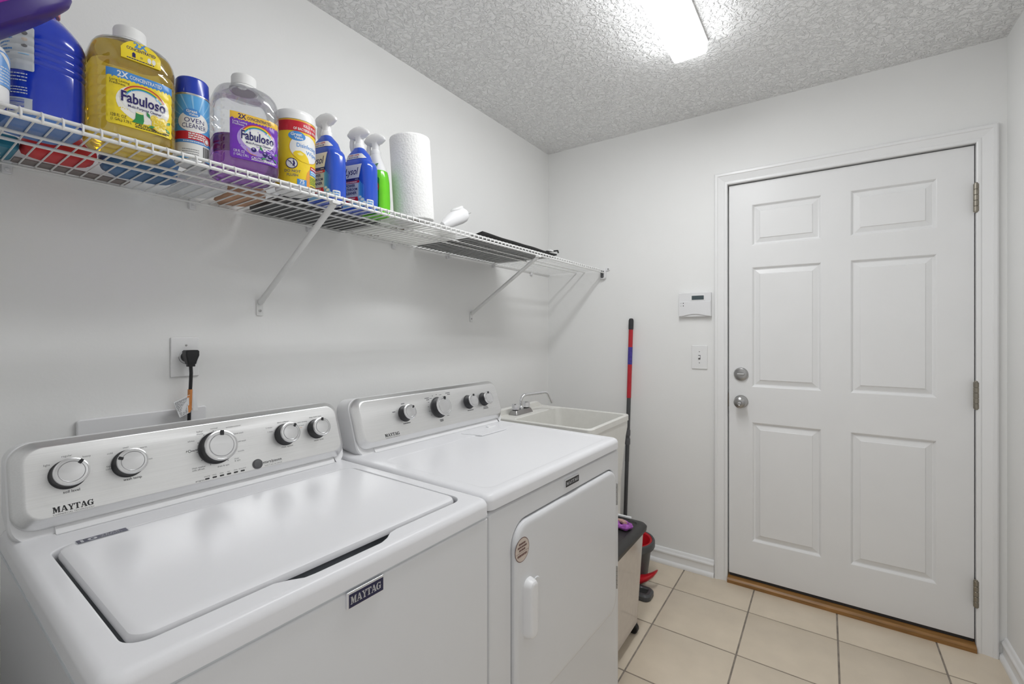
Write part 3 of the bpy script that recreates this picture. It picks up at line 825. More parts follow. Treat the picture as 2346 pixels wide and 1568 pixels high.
# ---- dryer
DO = (.894, -1.4255, FLOOR_Z); HD = .358
d = thing('clothes_dryer', 'white front-load dryer with a round tan sticker on its hinged door, beside the washer', 'dryer', DO, -2.2)
ry0, ry1, rz0, rz1 = -.2675, .318, .33+HZ, .811+HZ
SQ = lambda ins, x: [(x, p, q) for p, q in rrect(-HD+.002+ins, .02+ins, HD-.002-ins, .868+HZ-ins, max(.012-ins, .002), 6, 8)]
PK = lambda ins, x: [(x, p, q) for p, q in rrect(ry0-ins, rz0-ins, ry1+ins, rz1+ins, .055+ins, 6, 8)]
b = MB(); b.loops([SQ(0, -DEP), SQ(0, -.016), SQ(.002, -.009), SQ(.006, -.0045), SQ(.013, -.003), PK(.008, -.003), PK(.0045, -.0035), PK(.003, -.006), PK(.003, -.016)], 'enamel_shaded'); b.build('cabinet', d, angle=30)
for sx in (-.6, -.06):
    for sy in (-.31, .31):
        b = MB(); b.lathe([(.02, 0), (.02, .012), (.008, .014), (.008, .022)], 'black_plastic', 16, Matrix.Translation((sx, sy, 0))); b.build('foot', d)
OUTD = lambda ins, z: [(p, q, z) for p, q in rrect(-DEP+ins, -HD+ins, -ins, HD-ins, max(.022-ins*.4, .002), 8, 8)]
INND = lambda ins, z: [(p, q, z) for p, q in rrect(-.43+ins, -HD+.035+ins, -.030-ins, HD-.035-ins, .03, 8, 8)]
ls = [OUTD(0, .872+HZ), OUTD(0, tz-.016), OUTD(.001, tz-.011), OUTD(.004, tz-.005), OUTD(.009, tz-.0015), OUTD(.015, tz), INND(0, tz), INND(.006, tz-.0015), INND(.010, tz-.002)]
b = MB(); b.loops(ls, 'enamel'); b.build('top_panel', d, angle=30)
# lint screen lid let into the back of the top
b = MB()
b.loops([[(p, q, z) for p, q in ((-.478+i, .06+i), (-.400-i, .085+i), (-.400-i, .225-i), (-.478+i, .25-i))] for z, i in ((tz-.001, 0), (tz+.0025, .001), (tz+.0035, .004))], 'enamel')
ll = b.build('lint_screen_lid', d)
b = MB(); b.loops([[(p, q, z) for p, q in ((-.478+i, .195), (-.455-i, .190), (-.455-i, .235), (-.478+i, .245))] for z, i in ((tz+.0005, 0), (tz+.006, .004))], 'white_plastic'); b.build('lid_grip', ll)
DR = lambda ins, x: [(x, p, q) for p, q in rrect(ry0+.001+ins, rz0+.001+ins, ry1-.001-ins, rz1-.001-ins, max(.052-ins, .01), 6, 8)]
b = MB(); b.loops([DR(0, -.0145), DR(0, -.002), DR(.0015, .0025), DR(.005, .0055), DR(.010, .0068), DR(.016, .007)], 'enamel_shaded'); dd = b.build('door', d, angle=30)
HL = lambda ins, x, sh=0: [(x, p+sh, q) for p, q in rrect(-.234+ins, .520+HZ+ins, -.192-ins, .668+HZ-ins, max(.019-ins, .004), 6, 8)]
b = MB(); b.loops([HL(0, .006), HL(.001, .012), HL(.003, .020), HL(.006, .0255), HL(.010, .0275), HL(.014, .028)], 'white_plastic'); b.build('door_handle', dd, angle=30)
b = MB(); b.loops([[(x, p, q) for p, q in rrect(-.196, .535+HZ, -.160-i, .655+HZ, .016, 4, 6)] for x, i in ((.006, 0), (.0095, .004), (.0105, .010))], 'enamel_shaded'); b.build('handle_scoop', dd, angle=30)
for z0, z1 in ((.683, .756), (.397, .473)):
    b = MB()
    for k in range(5):
        q0 = z0+(z1-z0)*k/5+.0008; q1 = z0+(z1-z0)*(k+1)/5-.0008
        b.lathe([(.0035, q0+HZ), (.004, q0+.001+HZ), (.004, q1-.001+HZ), (.0035, q1+HZ)], 'nickel', 12, Matrix.Translation((.003, ry1+.003, 0)))
    b.build('door_hinge', d)
a = Art(plane_map((.007, -.2390, .746+HZ), (0, 1, 0), (0, 0, 1), (1, 0, 0)))
a.ell('brown_print', 0, 0, 0, .0295, .0295, 40); a.ell('tan_sticker', 1, 0, 0, .0278, .0278, 40)
for k, (yy, ww) in enumerate(((.0130, .028), (.0055, .038), (-.002, .026))): a.dash('brown_print', 2, -ww/2, yy, ww, .0046, k, 7)
a.rect('brown_print', 2, -.0255, -.0062, .0255, -.0054, 1, 1); a.dash('brown_print', 2, -.020, -.0150, .040, .0055, 9, 9)
a.build('sticker', dd)
badge(d, -.022, .834, .058, .857, 'black_plastic', -.003)
FD, faced, LHD = console(d, .345, .013, -.515, -.569, .922, 1.072)
for u, r, an in ((-.163, .0245, 45), (-.010, .034, 20), (.147, .0245, 12), (.236, .0245, 5)):
    knob(d, FD, u, .0845, r, an)
a = Art(lambda s, t_, o: FD(s, t_, .012+o), .0002)
a.maytag(PB, 0, -.257, .0222, .0565, .0100)
a.text(PB, 0, 'COMMERCIAL TECHNOLOGY', -.2568, .0172, .0036, width=.056, space=1.2)
for k, (s_, t_, w_) in enumerate(((-.163, .051, .030), (.147, .051, .034), (.236, .052, .026), (.236, .0465, .030), (-.055, .122, .020), (-.052, .116, .014), (.050, .130, .022), (.053, .124, .014), (-.163, .116, .014), (-.205, .094, .012), (-.010, .034, .016), (-.010, .0385, .018))):
    a.dash(PG, 0, s_-w_/2, t_, w_, .0032, 50+k, 6)
for k in range(14):
    an = math.radians(-50+k*20); rr_ = .046
    a.dash(PG, 0, -.010+rr_*math.cos(an)-(.004 if math.cos(an) < 0 else 0), .0845+rr_*math.sin(an), .006+.006*(k % 3 == 0), .0018, k, 4)
a.arc(PG, 0, -.010, .0845, .0385, .0385, .0005, -60, 250, 30)
a.build('console_print', faced)['kind'] = 'stuff'

# ------------------------------------------------------------------ laundry tub and tap
tb = thing('laundry_tub', 'cream plastic laundry tub with raised back ledge between dryer and door wall', 'utility sink', (.43, -.6125, FLOOR_Z))
RZ = .865-FLOOR_Z
TB = lambda x0, y0, x1, y1, r, z: [(p, q, z) for p, q in rrect(x0, y0, x1, y1, r, 6, 6)]
x0, x1, y0, y1 = -.26, .262, -.2275, .2275
b = MB()
ls = [TB(x0+.06, y0+.03, x1-.028, y1-.026, .05, RZ-.335), TB(x0+.05, y0+.02, x1-.022, y1-.022, .05, RZ-.32), TB(x0+.02, y0+.008, x1-.008, y1-.007, .03, RZ-.10), TB(x0+.006, y0+.006, x1-.004, y1-.005, .02, RZ-.06), TB(x0+.004, y0+.004, x1-.004, y1-.004, .02, RZ-.03),
      TB(x0, y0, x1, y1, .022, RZ-.028), TB(x0, y0, x1, y1, .022, RZ-.004), TB(x0+.003, y0+.003, x1-.003, y1-.003, .02, RZ),
      TB(x0+.115, y0+.012, x1-.014, y1-.012, .03, RZ), TB(x0+.118, y0+.015, x1-.017, y1-.015, .03, RZ-.004), TB(x0+.14, y0+.035, x1-.035, y1-.035, .04, RZ-.28), TB(x0+.16, y0+.06, x1-.06, y1-.06, .04, RZ-.30)]
b.loops(ls, 'tub_plastic'); b.build('basin', tb, angle=30)
b = MB(); ls = []
for x, ins in ((x0, 0), (x0+.012, 0), (x0+.022, .004)):
    ls.append([(x, p, RZ+q) for p, q in ((y0+.005, -.004), (y1-.005, -.004), (y1-.03-ins, .012), (y1-.055-ins, .028-ins), (y0+.05+ins, .028-ins), (y0+.02+ins, .012))])
b.loops(ls, 'tub_plastic'); bs = b.build('back_ledge', tb)
for yy in (.09, .15):
    b = MB(); lathe_x(b, [(.003, 0), (.003, .001)], 'print_black', yy, RZ+.016, x0+.0205, 10); b.build('mounting_hole', bs)
for sx, sy in ((x0+.08, y0+.05), (x0+.08, y1-.05), (x1-.055, y0+.05), (x1-.055, y1-.05)):
    b = MB(); b.loops([[(sx+p, sy+q, z) for p, q in rrect(-c, -c, c, c, .006, 2, 3)] for z, c in ((0, .013), (RZ-.32, .022))], 'tub_plastic'); b.build('leg', tb)

fc = thing('tap', 'chrome two-handle tap with gooseneck spout on the laundry tub', 'tap', (.232, -.675, .8653))
b = MB(); b.loops([[(p, q, z) for p, q in rrect(-.026+i, -.075+i, .026-i, .075-i, .006, 2, 3)] for z, i in ((0, 0), (.003, 0), (.020, .007), (.022, .009))], 'nickel'); b.build('base', fc)
for sy in (-.05, .05):
    b = MB(); n_ = 8
    ls = []
    for z, r in ((.022, .012), (.026, .018), (.050, .016), (.054, .012)):
        ls.append([((r*(1+.09*(i % 2)))*math.cos(math.pi*i/n_), sy+(r*(1+.09*(i % 2)))*math.sin(math.pi*i/n_), z) for i in range(2*n_)])
    b.loops(ls, 'chrome'); b.build('handle', fc)
b = MB()
dv = Vector((.36, .93, 0)).normalized()
pts = [(0, 0, .018), (0, 0, .060)]
for k in range(1, 7):
    an = math.pi/2*k/6; pts.append(tuple(dv*(.030*(1-math.cos(an)))+Vector((0, 0, .060+.030*math.sin(an)))))
pts.append(tuple(dv*.15+Vector((0, 0, .094))))
for k in range(1, 6):
    an = math.radians(62)*k/5; pts.append(tuple(dv*(.15+.026*math.sin(an))+Vector((0, 0, .094-.026*(1-math.cos(an))))))
pts.append(tuple(dv*.190+Vector((0, 0, .050))))
b.tube(pts, [.0085]*(len(pts)-1)+[.0082], 'chrome', 14); b.build('spout', fc)
e = dv*.190+Vector((0, 0, .050)); e2 = dv*.197+Vector((0, 0, .036))
b = MB(); b.tube([e, e2], .0095, 'chrome', 14); b.build('spout_tip', fc)
b = MB(); b.lathe([(.012, .02), (.013, .024), (.012, .034), (.009, .038)], 'chrome', 18); b.build('spout_collar', fc)

# ------------------------------------------------------------------ things on the floor by the dryer
bn = thing('storage_bin', 'beige plastic wheeled storage bin with black lid between dryer and door wall', 'bin', (.764, -.825, FLOOR_Z))
b = MB(); ls = []
for z, hx, hy, r in ((.052, .070, .155, .03), (.060, .073, .158, .03), (.43, .088, .190, .03), (.445, .088, .190, .03)):
    ls.append([(p, q, z) for p, q in rrect(-hx, -hy, hx, hy, r, 4, 6)])
b.loops(ls, 'bin_plastic'); b.build('body', bn)
b = MB(); ls = []
for z, hx, hy, r in ((.438, .094, .199, .03), (.440, .099, .205, .034), (.456, .101, .207, .036), (.464, .095, .200, .034), (.470, .082, .183, .03), (.470, .068, .168, .025), (.466, .064, .164, .025)):
    ls.append([(p, q, z) for p, q in rrect(-hx, -hy, hx, hy, r, 4, 6)])
b.loops(ls, 'bin_lid'); ldb = b.build('lid', bn, angle=30)
b = MB(); b.rbox(-.075, .176, .470, .030, .188, .480, .003, .003, 'white_plastic', 'z'); b.build('lid_clip', ldb)
for sx in (-.052, .052):
    for sy in (-.145, .145):
        b = MB(); mx = Matrix.Translation((sx, sy, .022)) @ Matrix.Rotation(math.pi/2, 4, 'X')
        b.lathe([(.018, -.012), (.022, -.009), (.022, .009), (.018, .012)], 'black_plastic', 20, mx)
        b.box(sx-.012, sy-.014, .028, sx+.012, sy+.014, .056, 'black_plastic'); b.build('caster', bn)
b = MB()
for k in range(1):
    n1, n2 = 28, 8; ls = []
    for i in range(n1):
        an = 2*math.pi*i/n1; rr_ = .0135+.003*math.sin(5*an)
        c = Vector((.024*math.cos(an)*1.2, .020*math.sin(an), .014))
        e_ = Vector((math.cos(an), math.sin(an), 0))
        ls.append([tuple(c+e_*rr_*math.cos(2*math.pi*j/n2)+Vector((0, 0, rr_*.85*math.sin(2*math.pi*j/n2)))) for j in range(n2)])
    v = [p for l in ls for p in l]; f = [(i*n2+j, ((i+1) % n1)*n2+j, ((i+1) % n1)*n2+(j+1) % n2, i*n2+(j+1) % n2) for i in range(n1) for j in range(n2)]
    b.add(v, f, 'scrunchie')
    b.tube([(-.05, .01, .008), (-.03, .02, .02), (-.005, .012, .024), (.015, -.004, .026)], .009, 'scrunchie_tan', 8)
zmin = min(p[2] for p in b.v); b.v = [(p[0], p[1], p[2]-zmin) for p in b.v]
o = b.build('scrunchie', loc=(.792, -.745, .4463)); tag(o, 'crumpled purple and pink hair scrunchie on the black bin lid', 'scrunchie')

bk = thing('mop_bucket', 'grey mop bucket with red wringer basket behind the wheeled bin', 'bucket', (.672, -.272, FLOOR_Z))
def egg(rx, ry, z, n=32): return [(rx*math.cos(2*math.pi*i/n), ry*math.sin(2*math.pi*i/n), z) for i in range(n)]
b = MB(); b.loops([egg(.062, .080, .012), egg(.066, .084, .02), egg(.086, .106, .17), egg(.089, .109, .180), egg(.102, .119, .182), egg(.105, .121, .188), egg(.105, .121, .212), egg(.101, .117, .218), egg(.092, .108, .218), egg(.082, .10, .17), egg(.062, .08, .03)], 'bucket_grey'); b.build('body', bk)
b = MB(); b.loops([egg(.091, .107, .216), egg(.088, .104, .220), egg(.080, .096, .214), egg(.060, .075, .14), egg(.03, .045, .12)], 'red_plastic', False, True); b.build('wringer', bk)
b = MB(); b.lathe([(.024, .122), (.024, .15), (.018, .158), (.004, .16)], 'black_plastic', 20); b.build('wringer_core', bk)
b = MB(); ls = []
for x, y, z, wy, wz in ((.04, -.065, .046, .026, .020), (.07, -.062, .052, .028, .020), (.098, -.048, .066, .028, .018), (.120, -.032, .082, .024, .014), (.130, -.024, .092, .010, .007)):
    ls.append([(x+q*.3, y+p, z+q) for p, q in rrect(-wy, -wz, wy, wz, min(wy, wz)*.9, 2, 4)])
b.loops(ls, 'red_plastic'); b.build('pedal', bk)
b = MB()
RO = lambda i, z: [(p, q, z) for p, q in rrect(.03+i, -.168+i, .134-i, -.070-i, .03-i*.6, 3, 6)]
RI = lambda i, z: [(p, q, z) for p, q in rrect(.068-i, -.142-i, .110+i, -.096+i, .012, 3, 6)]
ls = [RI(0, .004), RI(0, .026), RI(.004, .030), RO(.008, .030), RO(0, .022), RO(0, .004), RO(.004, 0), RI(-.002, 0)]
n_ = len(ls[0]); v = [p for l in ls for p in l]; f = []
for k in range(len(ls)):
    k2 = (k+1) % len(ls)
    for i in range(n_): f.append((k*n_+i, k2*n_+i, k2*n_+(i+1) % n_, k*n_+(i+1) % n_))
b.add(v, f, 'bucket_grey'); b.build('base_ring', bk)

mp = thing('mop', 'spin mop with red and grey pole leaning against the door wall', 'mop', (.548, -.085, FLOOR_Z))
P0 = Vector((0, 0, 0)); P1 = Vector((.018, .068, 1.375))
L_ = lambda k: tuple(P0+(P1-P0)*k)
b = MB(); b.tube([L_(.03), L_(.40)], .0105, 'mop_grey', 14); b.tube([L_(.40), L_(.667)], .0115, 'mop_grey', 14); b.build('lower_pole', mp)
for k0, k1 in ((.470, .496), (.507, .532)):
    b = MB(); b.tube([L_(k0), L_(k0+.004), L_(k1-.004), L_(k1)], [.0135, .0148, .0148, .0135], 'grey_plastic', 16); b.build('collar', mp)
b = MB(); b.tube([L_(.665), L_(.955)], .0126, 'mop_red', 14); up = b.build('upper_pole', mp)
b = MB(); b.tube([L_(.805), L_(.878)], .0129, 'mop_label', 14); lb_ = b.build('pole_label', up)
b = MB(); b.tube([L_(.952), L_(.957), L_(.990), L_(.998), L_(1.0)], [.0128, .0142, .0142, .011, .004], 'dark_plastic', 16); b.build('grip', mp)
b = MB(); b.lathe([(.045, 0), (.055, .01), (.05, .03), (.03, .05), (.016, .07)], 'foam_white', 24); b.build('mop_head', mp)

# ------------------------------------------------------------------ wire shelf
SZ = 1.651; SXF = .393; LIPZ = 1.6325; SY0 = -2.600; RW = .0018; RR = .0037
sh = thing('wire_shelf', 'long white ventilated wire shelf on the left wall above the machines', 'shelf', (0, 0, SZ))
def rod(name, x, z, r=RR, y0=SY0, y1=-.012):
    b = MB(); b.tube([(x, y0, z-SZ), (x, y1, z-SZ)], r, 'wire_white', 10); return b.build(name, sh)
rod('front_rod', SXF, SZ-.0045); rod('lip_rod', SXF+.004, LIPZ); rod('support_rod', .262, SZ-RW-.0032, .0032, y1=-.004); rod('support_rod', .204, SZ-RW-.0032, .0032, y1=-.004)
rod('back_rod', .010, SZ-RW-.0032, .0032, y1=-.004)
b = MB()
b.tube([(.004, 0, 0), (.010, 0, 0), (.12, 0, 0), (.25, 0, 0), (SXF-.003, 0, 0), (SXF+.0035, 0, -.003), (SXF+.0078, 0, -.010), (SXF+.0078, 0, LIPZ-SZ+.001), (SXF+.005, 0, LIPZ-SZ-.003)], RW, 'wire_white', 6)
w0 = b.build('deck_wire', sh, loc=(0, -2.429, 0)); y = -2.429
yy = [-2.429+.0256*k for k in range(-6, 95)]
for y in yy:
    if abs(y+2.429) < 1e-6 or y > -.012: continue
    link('deck_wire', w0.data, sh, (0, y, 0))
for y in (-2.395, -2.038, -1.68, -1.30, -.969, -.604, -.216):
    b = MB(); b.rbox(.0005, y-.008, -.026, .012, y+.008, .004, .003, .002, 'white_plastic', 'x'); cl = b.build('wall_clip', sh)
    b = MB(); lathe_x(b, [(.004, 0), (.004, .002), (.002, .003)], 'white_plastic', y, -.017, .012, 10); b.build('clip_pin', cl)
for y, xt, zt in ((-1.847, SXF+.010, LIPZ-.008), (-.789, SXF+.010, LIPZ-.008)):
    b = MB(); pf = Vector((.010, y, 1.372-SZ)); pt = Vector((xt, y, zt-SZ))
    b.tube([(.006, y, 1.366-SZ), pf, pf+(pt-pf)*.03, pt-(pt-pf)*.02, pt], [.0075, .0095, .0085, .0085, .0075], 'wire_white', 12); br = b.build('support_bracket', sh)
    b = MB(); b.rbox(.0005, y-.0105, 1.327-SZ, .004, y+.0105, 1.378-SZ, .004, .001, 'wire_white', 'x'); b.build('bracket_foot', br)
    b = MB(); lathe_x(b, [(.0045, 0), (.0045, .001), (.002, .0025)], 'nickel', y, 1.343-SZ, .004, 12); b.build('screw', br)
    b = MB(); b.box(xt-.006, y-.012, zt-SZ-.003, xt+.010, y+.012, zt-SZ+.004, 'wire_white'); b.build('bracket_hook', br)
b = MB(); b.rbox(SXF-.022, -.022, -.056, SXF+.014, -.0005, .006, .012, .004, 'white_plastic', 'y'); eb = b.build('end_bracket', sh)
b = MB(); b.rbox(SXF-.016, -.0232, -.050, SXF+.004, -.0215, -.002, .008, .0004, 'grey_plastic', 'y'); b.build('bracket_slot', eb)
b = MB(); b.rbox(SXF+.010, -.006, -.006, SXF+.036, -.0005, .012, .006, .002, 'white_plastic', 'y'); b.build('bracket_ear', eb)
b = MB(); lathe_y(b, [(.0045, 0), (.0045, .0015), (.002, .003)], 'nickel', SXF+.026, .004, -.006, 12); b.build('screw', eb)

# ------------------------------------------------------------------ things on the shelf
DZ = SZ + RW + .0002
def spot(name, label, cat, x, y, rz=0, group=None): return thing(name, label, cat, (x, y, DZ), rz, group)
def cap_ring(root, z, r, h, m='white_matte', name='cap', x=0):
    b = MB(); n = 48; ls = []
    for zz, k in ((z, .97), (z+.001, 1), (z+h*.82, 1), (z+h*.95, .97), (z+h, .90)):
        ls.append([(x+r*k*(1+(.018 if i % 2 else 0)*(z+.001 < zz+1e-6 < z+h*.9))*math.cos(2*math.pi*i/n), r*k*(1+(.018 if i % 2 else 0)*(z+.001 < zz+1e-6 < z+h*.9))*math.sin(2*math.pi*i/n), zz) for i in range(n)])
    b.loops(ls, m); return b.build(name, root)

# --- the two big clear bottles of floor cleaner
def cleaner(label, x, y, rz, liquid, level, kind, wy=.150, dx=.150, group=None, ls_=.003):
    t = spot('cleaner_bottle', label, 'bottle', x, y, rz, group)
    H0 = .168
    S = [(0, wy-.03, dx-.03, .03), (.003, wy-.014, dx-.014, .036), (.010, wy-.004, dx-.004, .04), (.018, wy, dx, .042)]
    z = .026
    S += [(.024, wy, dx, .042)]
    for k in range(7):
        zz = .034+k*.019
        S += [(zz, wy, dx, .042), (zz+.0065, wy-.0006, dx-.0006, .042), (zz+.0095, wy-.003, dx-.002, .042), (zz+.0125, wy-.0006, dx-.0006, .042)]
    S += [(H0, wy, dx, .044)]
    for k in range(1, 9):
        a_ = math.pi/2*k/8; q = math.cos(a_)
        S.append((H0+.050*math.sin(a_), .052+(wy-.052)*q**.75, .052+(dx-.052)*q**.75, .044-(.044-.0255)*(1-q)))
    S += [(H0+.056, .0505, .0505, .0252)]
    lo = Loft(S, 6)
    b = MB(); lo.add(b, 'clear_pet'); b.build('bottle_shell', t, angle=40)
    SI = [(z_+.0016 if z_ == 0 else z_, w_-.003, d_-.003, max(r_-.0015, .01)) for z_, w_, d_, r_ in S]
    b = MB(); Loft(SI, 6).add(b, liquid, z1=level); b.build('liquid', t, angle=40)
    zc = H0+.056
    b = MB(); b.lathe([(.0300, zc-.006), (.0315, zc-.004), (.0315, zc), (.028, zc+.004)], 'white_matte', 40); b.build('neck_ring', t)
    cap_ring(t, zc+.005, .0270, .026)
    fn = lo.fn(); a = Art(lambda s_, t_, o: fn(s_*.87+ls_, t_, o+.0012), .0006, .00022, .007)
    hw = .062; t0, t1 = .028, .136
    if kind == 'yellow':
        bg_, band, bandtx, tx, tx2, glow = 'fab_yellow', 'fab_blue', 'label_white', 'fab_navy', 'print_black', 'p_cream'
    else:
        bg_, band, bandtx, tx, tx2, glow = 'fab_purple', 'fab_gold', 'fab_navy', 'fab_navy', 'label_white', 'fab_lilac'
    a.rect(bg_, 0, -hw, t0, hw, t1, 16, 6, r=.006)
    a.rect(band, 1, -hw, t1-.017, hw, t1-.0003, 16, 1)
    a.text(bandtx, 2, '2X', -hw+.018, t1-.0135, .0155, bold=.03); a.text(bandtx, 2, 'CONCENTRATED', -hw+.040, t1-.0120, .0098, bold=.015, width=.060)
    a.text(tx2, 2, 'Long Lasting', -hw+.006, t1-.0245, .0068); a.text(tx2, 2, 'Freshness', -hw+.006, t1-.0305, .0068)
    a.ell(glow, 1, .004, t0+.050, .050, .036, 32); a.ell('label_white', 2, .004, t0+.054, .042, .027, 32)
    for k, c in enumerate(('p_red', 'p_orange', 'p_lemon', 'p_green', 'p_sky')):
        a.arc(c, 3, .004, t0+.052, .041-.0019*k, .034-.0019*k, .0019, 25, 158, 24)
    for k in range(9):
        an = math.radians(20+k*12); cx, cy = .030, t0+.064
        a.poly('p_cyan', 4, [(cx+.004*math.cos(an-.1), cy+.004*math.sin(an-.1)), (cx+.016*math.cos(an), cy+.013*math.sin(an)), (cx+.004*math.cos(an+.1), cy+.004*math.sin(an+.1))])
    a.text('label_white', 4, 'Fabuloso', .004, t0+.0485, .0285, 'C', bold=.05, width=.084)
    a.text(tx, 5, 'Fabuloso', .004, t0+.0485, .0285, 'C', bold=.025, width=.082)
    a.text(tx, 4, 'Multi-Purpose Cleaner', .006, t0+.0395, .0072, 'C', bold=.01, width=.062)
    if kind == 'yellow':
        a.poly('p_green', 4, [(-.018, t0+.012), (.002, t0+.012), (.004, t0+.019), (.003, t0+.033), (-.011, t0+.033), (-.012, t0+.020)]); a.ell('fab_pale', 5, -.004, t0+.033, .0072, .0022, 16)
        for cx, cy, r in ((.024, t0+.030, .008), (.040, t0+.029, .008), (.034, t0+.020, .0155)):
            a.ell('p_lemon', 4, cx, cy, r, r*.95, 24); a.ell('p_lemon_light', 5, cx, cy, r*.82, r*.78, 24)
            for k in range(8):
                an = 2*math.pi*k/8; a.poly('p_lemon', 6, [(cx, cy), (cx+r*.72*math.cos(an), cy+r*.68*math.sin(an)), (cx+r*.72*math.cos(an+.5), cy+r*.68*math.sin(an+.5))])
        leaf = 'p_green'
    else:
        for k, (cx, cy) in enumerate(((.012, t0+.029), (.022, t0+.023), (.030, t0+.031), (.036, t0+.019), (.044, t0+.027), (.028, t0+.015), (.040, t0+.033), (-.006, t0+.028))):
            a.ell('fab_navy' if k % 2 else 'fab_purple', 4, cx, cy, .0065, .0055, 18); a.ell('fab_lilac', 5, cx-.001, cy+.0016, .003, .0018, 12)
        leaf = 'p_green'; a.arc('p_orange', 4, -.006, t0+.034, .018, .018, .0012, 200, 290, 12)
    for cx, cy, an in ((.018, t0+.012, 200), (.050, t0+.014, -30), (.052, t0+.030, 40), (.012, t0+.034, 120)):
        an = math.radians(an); dx_, dy_ = math.cos(an), math.sin(an)
        a.poly(leaf, 6, [(cx-dx_*.007, cy-dy_*.007), (cx+dy_*.003, cy-dx_*.003), (cx+dx_*.007, cy+dy_*.007), (cx-dy_*.003, cy+dx_*.003)])
    a.text(tx2, 3, '128 FL OZ', -hw+.008, t0+.0145, .0082, sx=.75); a.text(tx2, 3, '(1 GAL) 3.78 L', -hw+.008, t0+.0065, .0082, sx=.72)
    a.text(tx2, 3, 'CAUTION:', -.012, t0+.0060, .0080, bold=.015); a.dash(tx2, 3, .018, t0+.0055, .036, .0024, 4, 9); a.dash(tx2, 3, -.012, t0+.0030, .060, .0018, 5, 14)
    a.build('label', t)
    return t, zc, lo
ty, zc, lo_y = cleaner('clear bottle of yellow floor cleaner with yellow neck tag', .290, -2.256, -3, 'liquid_amber', .196, 'yellow', .140, .145)
# neck tag of the yellow bottle
fty = lo_y.fn()
a = Art(lambda s_, t_, o: fty(s_*1.05+.002, .2085-(.2175-t_)*1.32, o+.0035), .0006, .00022, .006)
def tagpoly(m, l, hw_, z0, z1, n=12):
    v = []; f = []
    for i in range(n+1):
        q = -1+2*i/n; top = z1-(z1-z0)*.55*abs(q)**2.2
        v += [(q*hw_, z0), (q*hw_, z0+(top-z0)*.5), (q*hw_, top)]
    for i in range(n):
        for j in range(2): f.append((i*3+j, (i+1)*3+j, (i+1)*3+j+1, i*3+j+1))
    a.put(m, l, v, f)
tagpoly('fab_yellow', 0, .030, .182, .2175)
a.text('fab_blue', 1, '2X', 0, .204, .0155, 'C', bold=.04); a.text('fab_navy', 1, 'CONCENTRATED', 0, .1975, .0070, 'C', bold=.02, width=.044)
a.poly('fab_navy', 1, [(-.014, .187), (-.009, .187), (-.009, .193), (-.0115, .195), (-.014, .193)]); a.text('fab_navy', 1, '=', 0, .187, .008, 'C')
a.ell('label_white', 1, .012, .190, .003, .0042, 12); a.ell('label_white', 1, .019, .190, .003, .0042, 12)
a.dash('fab_navy', 1, -.022, .1838, .042, .0014, 3, 10)
a.build('neck_tag', ty)
b = MB(); b.lathe([(.0315, zc-.004), (.042, zc-.006), (.055, zc-.011), (.0552, zc-.0125), (.042, zc-.0075), (.0315, zc-.0055)], 'clear_film', 36); b.build('neck_collar', ty)
tp_, zc, _l = cleaner('clear bottle of purple floor cleaner, over half empty', .305, -2.035, -12, 'liquid_purple', .085, 'purple', .142, .142, ls_=.010)
b = MB(); n_ = 40; ls = []
for q in range(3):
    ls.append([((.031+.006*q+(.004*math.sin(7*2*math.pi*i/n_)+.014*max(0, math.cos(2*math.pi*i/n_*1-2.6))**6+.010*max(0, math.cos(2*math.pi*i/n_-.6))**8)*q*.6)*math.cos(2*math.pi*i/n_), (.031+.006*q+(.004*math.sin(7*2*math.pi*i/n_))*q*.6)*math.sin(2*math.pi*i/n_), zc-.006-.004*q+.002*math.sin(5*2*math.pi*i/n_)*q) for i in range(n_)])
b.loops(ls, 'clear_film', False, False); b.build('torn_collar', tp_)

# --- solid blue jug seen from its back label
t = spot('detergent_jug', 'solid blue detergent jug with back label and barcode, left of the yellow cleaner', 'jug', .262, -2.384, 4)
S = [(0, .085, .105, .03), (.004, .102, .128, .036), (.014, .110, .138, .04), (.05, .112, .140, .04), (.058, .110, .138, .04), (.064, .112, .14, .04)]
for k in range(4): S += [(.100+k*.014, .112, .14, .04), (.1045+k*.014, .1085, .1365, .04), (.109+k*.014, .112, .14, .04)]
S += [(.165, .112, .14, .042), (.180, .104, .132, .042), (.197, .086, .112, .040), (.212, .062, .086, .03), (.222, .046, .048, .023), (.232, .044, .044, .022)]
lo = Loft(S, 6)
b = MB(); lo.add(b, 'jug_base', z1=.012); b.build('base', t); b = MB(); lo.add(b, 'jug_blue', z0=.012); b.build('body', t, angle=35)
cap_ring(t, .232, .027, .028, 'cap_pink')
fn = lo.fn(); a = Art(lambda s_, t_, o: fn(s_, t_, o+.0008), .0004, .00022, .006)
c0, c1 = -.088, -.024
a.rect('label_greywhite', 0, c0, .086, c1, .165, 12, 3, r=.003)
for k in range(11): a.dash('fab_blue', 1, c0+.006, .158-k*.0062, .030-.004*(k % 3), .0022, k, 7)
for k, (m_, z_) in enumerate((('print_grey', .152), ('tan_sticker', .141), ('print_grey', .130))): a.ell(m_, 1, c1-.012, z_, .0040, .0034, 16)
a.rect('p_cyan', 1, c1-.020, .114, c1-.006, .116, 2, 1)
for k in range(3): a.dash('label_white', 1, c0+.014, .078-k*.0058, .042, .0020, 20+k, 8)
for k in range(3): a.dash('label_white', 1, c0+.022, .054-k*.0050, .034, .0020, 30+k, 7)
a.rect('label_greywhite', 0, c1-.038, .010, c1-.002, .037, 6, 2)
for k in range(9): a.rect('jug_blue', 1, c1-.035, .013+k*.0025, c1-.012, .013+k*.0025+(.0008 if k % 3 else .0014), 4, 1)
a.build('back_label', t)

